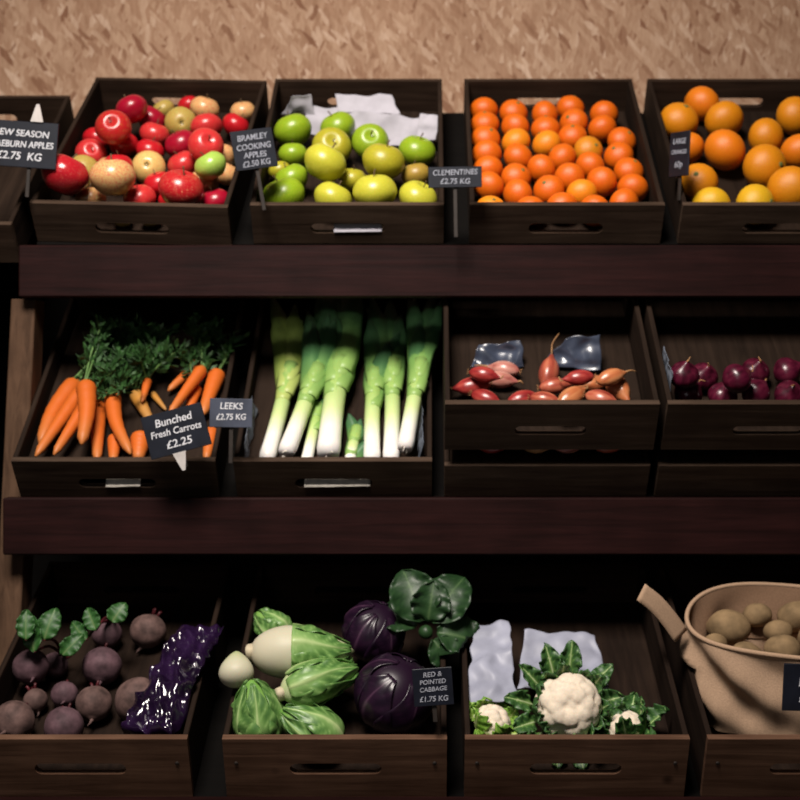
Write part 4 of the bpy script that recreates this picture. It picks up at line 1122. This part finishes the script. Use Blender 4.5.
# ------------------------------------------------------------------ chalk signs
DG = None
def text_me(body, size, sx=1.0):
    cu = bpy.data.curves.new('lettering', 'FONT'); cu.body = body; cu.size = size; cu.align_x = 'CENTER'; cu.align_y = 'CENTER'
    cu.extrude = .0003; cu.shear = .12; cu.offset = size*.012
    o = bpy.data.objects.new('tmp', cu); C.objects.link(o)
    bpy.context.view_layer.update(); dg = bpy.context.evaluated_depsgraph_get()
    me = bpy.data.meshes.new_from_object(o.evaluated_get(dg)); bpy.data.objects.remove(o); bpy.data.curves.remove(cu)
    me.name = 'lettering'; me.materials.clear()
    for v in me.vertices: v.co.x *= sx
    return me
def sign(center, w, h, lines, label, roll=0, yaw=0, pitch=0, mat='slate', ink='chalk', stake=None, clip=None, align=0):
    """board in its own xz plane facing -y; lines: [(text, size, z, sx)]"""
    e = empty('price_sign', center, Euler((pitch, roll, yaw), 'XYZ'), label, 'price sign', 'chalk price signs')
    mesh_obj('board', box_me('board', -w/2, w/2, 0, .004, -h/2, h/2, .0008), M[mat], e)
    for (t, s, z, sx) in lines:
        q = mesh_obj('lettering', text_me(t, s, sx), M[ink], e, (align, -.0006, z)); q.rotation_euler = (PI/2, rnd.uniform(-.03,.03), 0)
    if stake:
        mesh_obj('stake', box_me('stake', stake[0]-.004, stake[0]+.004, .0042, .0082, -h/2-stake[1], 0, .0008), M['nail'], e)
    if clip:
        cxx, cz, up = clip
        bm = bmesh.new(); sg = 1 if up else -1
        pr = [(-.013,0),(.013,0),(.006,.026*sg),(.003,.036*sg),(-.003,.036*sg),(-.006,.026*sg)]
        f = [bm.verts.new((cxx+x,-.0035,cz+z)) for x, z in pr]; g = [bm.verts.new((cxx+x,-.0008,cz+z)) for x, z in pr]
        bm.faces.new(f); bm.faces.new(g[::-1])
        for i in range(6): bm.faces.new((f[i], g[i], g[(i+1) % 6], f[(i+1) % 6]))
        mesh_obj('clip', from_bm('clip', bm), M['white_clip'], e)
    return e
sign(P(20,144,2.66), .152, .094, [('NEW SEASON', .0185, .022, 1.0), ('BRAEBURN APPLES', .0185, -.001, .88), ('£2.75  KG', .022, -.025, 1.0)], 'black chalk sign with a white clip, hung before the dark crate at the left edge', roll=math.radians(4), clip=(.032,.047,True), stake=(.02,.06))
sign(P(254,149,2.64), .086, .080, [('BRAMLEY', .0165, .024, .9), ('COOKING', .0165, .005, .9), ('APPLES', .0165, -.012, .9), ('£2.50 KG', .0165, -.029, .9)], 'square chalk sign standing between the red apple and green apple crates', roll=math.radians(-10), yaw=.25, ink='chalk_dim', stake=(0,.085))
sign(P(455,177,2.62), .108, .042, [('CLEMENTINES', .0155, .009, .92), ('£2.75 KG', .0155, -.009, 1.0)], 'low wide chalk sign standing between the green apple and clementine crates', roll=math.radians(-1), ink='chalk_dim', stake=(0,.10))
sign(P(679,154,2.70), .058, .092, [('LARGE', .016, .026, .8), ('ORANGES', .0125, .004, .8), ('60p', .018, -.022, .9)], 'narrow chalk sign turned sideways at the left of the oranges', roll=math.radians(4), yaw=math.radians(-58), ink='chalk_dim', stake=(0,.05))
sign(P(176,431,2.50), .120, .084, [('Bunched', .021, .022, 1.0), ('Fresh Carrots', .0185, .001, .95), ('£2.25', .021, -.023, 1.1)], 'tilted chalk sign clipped to the front of the carrot crate', roll=math.radians(-15), clip=(-.004,-.041,False), stake=(0,.03))
sign(P(231,413,2.52), .083, .056, [('LEEKS', .018, .013, .95), ('£2.75 KG', .0165, -.008, .9)], 'small greyish chalk sign between the carrot and leek crates', roll=math.radians(1), mat='slate_sheen', stake=(-.0,.07))
sign(P(433,687,2.285), .070, .066, [('RED &', .012, .022, 1.0), ('POINTED', .011, .009, 1.0), ('CABBAGE', .011, -.004, 1.0), ('£1.75 KG', .013, -.021, 1.0)], 'black chalk sign at the front right of the cabbage crate', roll=math.radians(-4), ink='chalk_dim', stake=(0,.03))
def sack_sign():
    k = .52; an = -PI/2
    p = P(822, 688, 2.31)
    return sign(p, .138, .086, [('Potatoes', .024, .010, 1.0), ('£1.50 KG', .021, -.020, 1.0)], 'black chalk sign on the front of the canvas potato sack at the picture edge', pitch=math.radians(6), roll=math.radians(1))
sack_sign()

# ------------------------------------------------------------------ what stands at the left edge
cX = Crate(R1, -195, 11, 'dark wooden crate at the left edge, behind the chalk sign with the white clip', g1, drop=.04)
stand(-1.32, -.9315,  'neighbouring dark stand at the left edge, under the partly seen crate', drop=.04, rows=(R1,), beams=((2.70,245,297),), beam_x0=-1.33, ends=False, bp=(-1.32, -1.01))
q = sBX = None

# ------------------------------------------------------------------ soft things give way to the crate they lie in
bpy.context.view_layer.update()
def tree(o):
    yield o
    for c in o.children: yield from tree(c)
def press(root, cr, m=.0016, low=None):
    """leaves, sheets and cloth that would pass through a crate board lie flat against it instead"""
    fw = cr.fw if low is None else low
    Ri = cr.rot.transposed()
    for o in tree(root):
        if o.type != 'MESH': continue
        W = o.matrix_world; Wi = W.inverted()
        for v in o.data.vertices:
            q = Ri @ (W @ v.co-cr.o); k = q.copy(); hw = cr.W/2-.010-m
            k.z = max(k.z, fw+m)
            if k.z < cr.h+.014:
                k.x = min(max(k.x, -hw), hw); k.y = min(max(k.y, cr.T+m), cr.L-cr.T-m)
            if (k-q).length > 1e-6: v.co = Wi @ (cr.o+cr.rot @ k)
tops = [o for o in bpy.data.objects if o.parent is None and o.get('category')]
for o in tops:
    c, lb = o['category'], o['label']
    if c == 'carrot': press(o, cK)
    elif c == 'leek': press(o, cL)
    elif c in ('cabbage', 'red cabbage'): press(o, cH)
    elif c in ('cauliflower', 'plastic sheet'): press(o, cF)
    elif c == 'beetroot': press(o, cB)
    elif c == 'bag': press(o, cB)
    elif c == 'sack': press(o, cP)
    elif c == 'tissue paper': press(o, cG)
    elif c == 'plastic liner':
        for key, cr in (('leek', cL), ('shallots', cS), ('onion', cN)):
            if key in lb: press(o, cr)
# ------------------------------------------------------------------ light
def area(name, loc, target, size, energy, col, sy=None):
    d = bpy.data.lights.new(name, 'AREA'); d.energy = energy; d.color = col; d.size = size
    if sy: d.shape = 'RECTANGLE'; d.size_y = sy
    o = bpy.data.objects.new(name, d); C.objects.link(o); o.location = loc
    o.rotation_euler = (Vector(target)-Vector(loc)).to_track_quat('-Z', 'Y').to_euler(); return o
k_ = area('ceiling_lamp', (-.55, .55, 3.55), (-.12, 2.75, 1.2), 1.0, 54, (1.0, .92, .84)); k_.data.spread = math.radians(95)
area('front_fill', (-1.6, -2.2, 2.0), (0, 2.7, 1.1), 1.6, 9, (.95, .95, 1.0))  # added weak fill from the camera side, lifts the board fronts
w = bpy.data.worlds.new('World'); bpy.context.scene.world = w; w.use_nodes = True
w.node_tree.nodes['Background'].inputs['Color'].default_value = (.9,.95,1,1); w.node_tree.nodes['Background'].inputs['Strength'].default_value = .004

# ------------------------------------------------------------------ camera
cd = bpy.data.cameras.new('Camera'); cam = bpy.data.objects.new('Camera', cd); C.objects.link(cam)
cam.location = (0, 0, CZ); cam.rotation_euler = (PI/2, 0, 0)
cd.dof.use_dof = True; cd.dof.focus_distance = 2.05; cd.dof.aperture_fstop = 4.6
cd.sensor_width = 36; cd.lens = F*36/800; cd.shift_x = (400-CX)/800; cd.shift_y = (CY-400)/800
sc = bpy.context.scene; sc.camera = cam
sc.view_settings.view_transform = 'Standard'; sc.view_settings.look = 'None'; sc.view_settings.gamma = 1
sc.view_settings.exposure = 0.0; sc.view_settings.use_curve_mapping = False
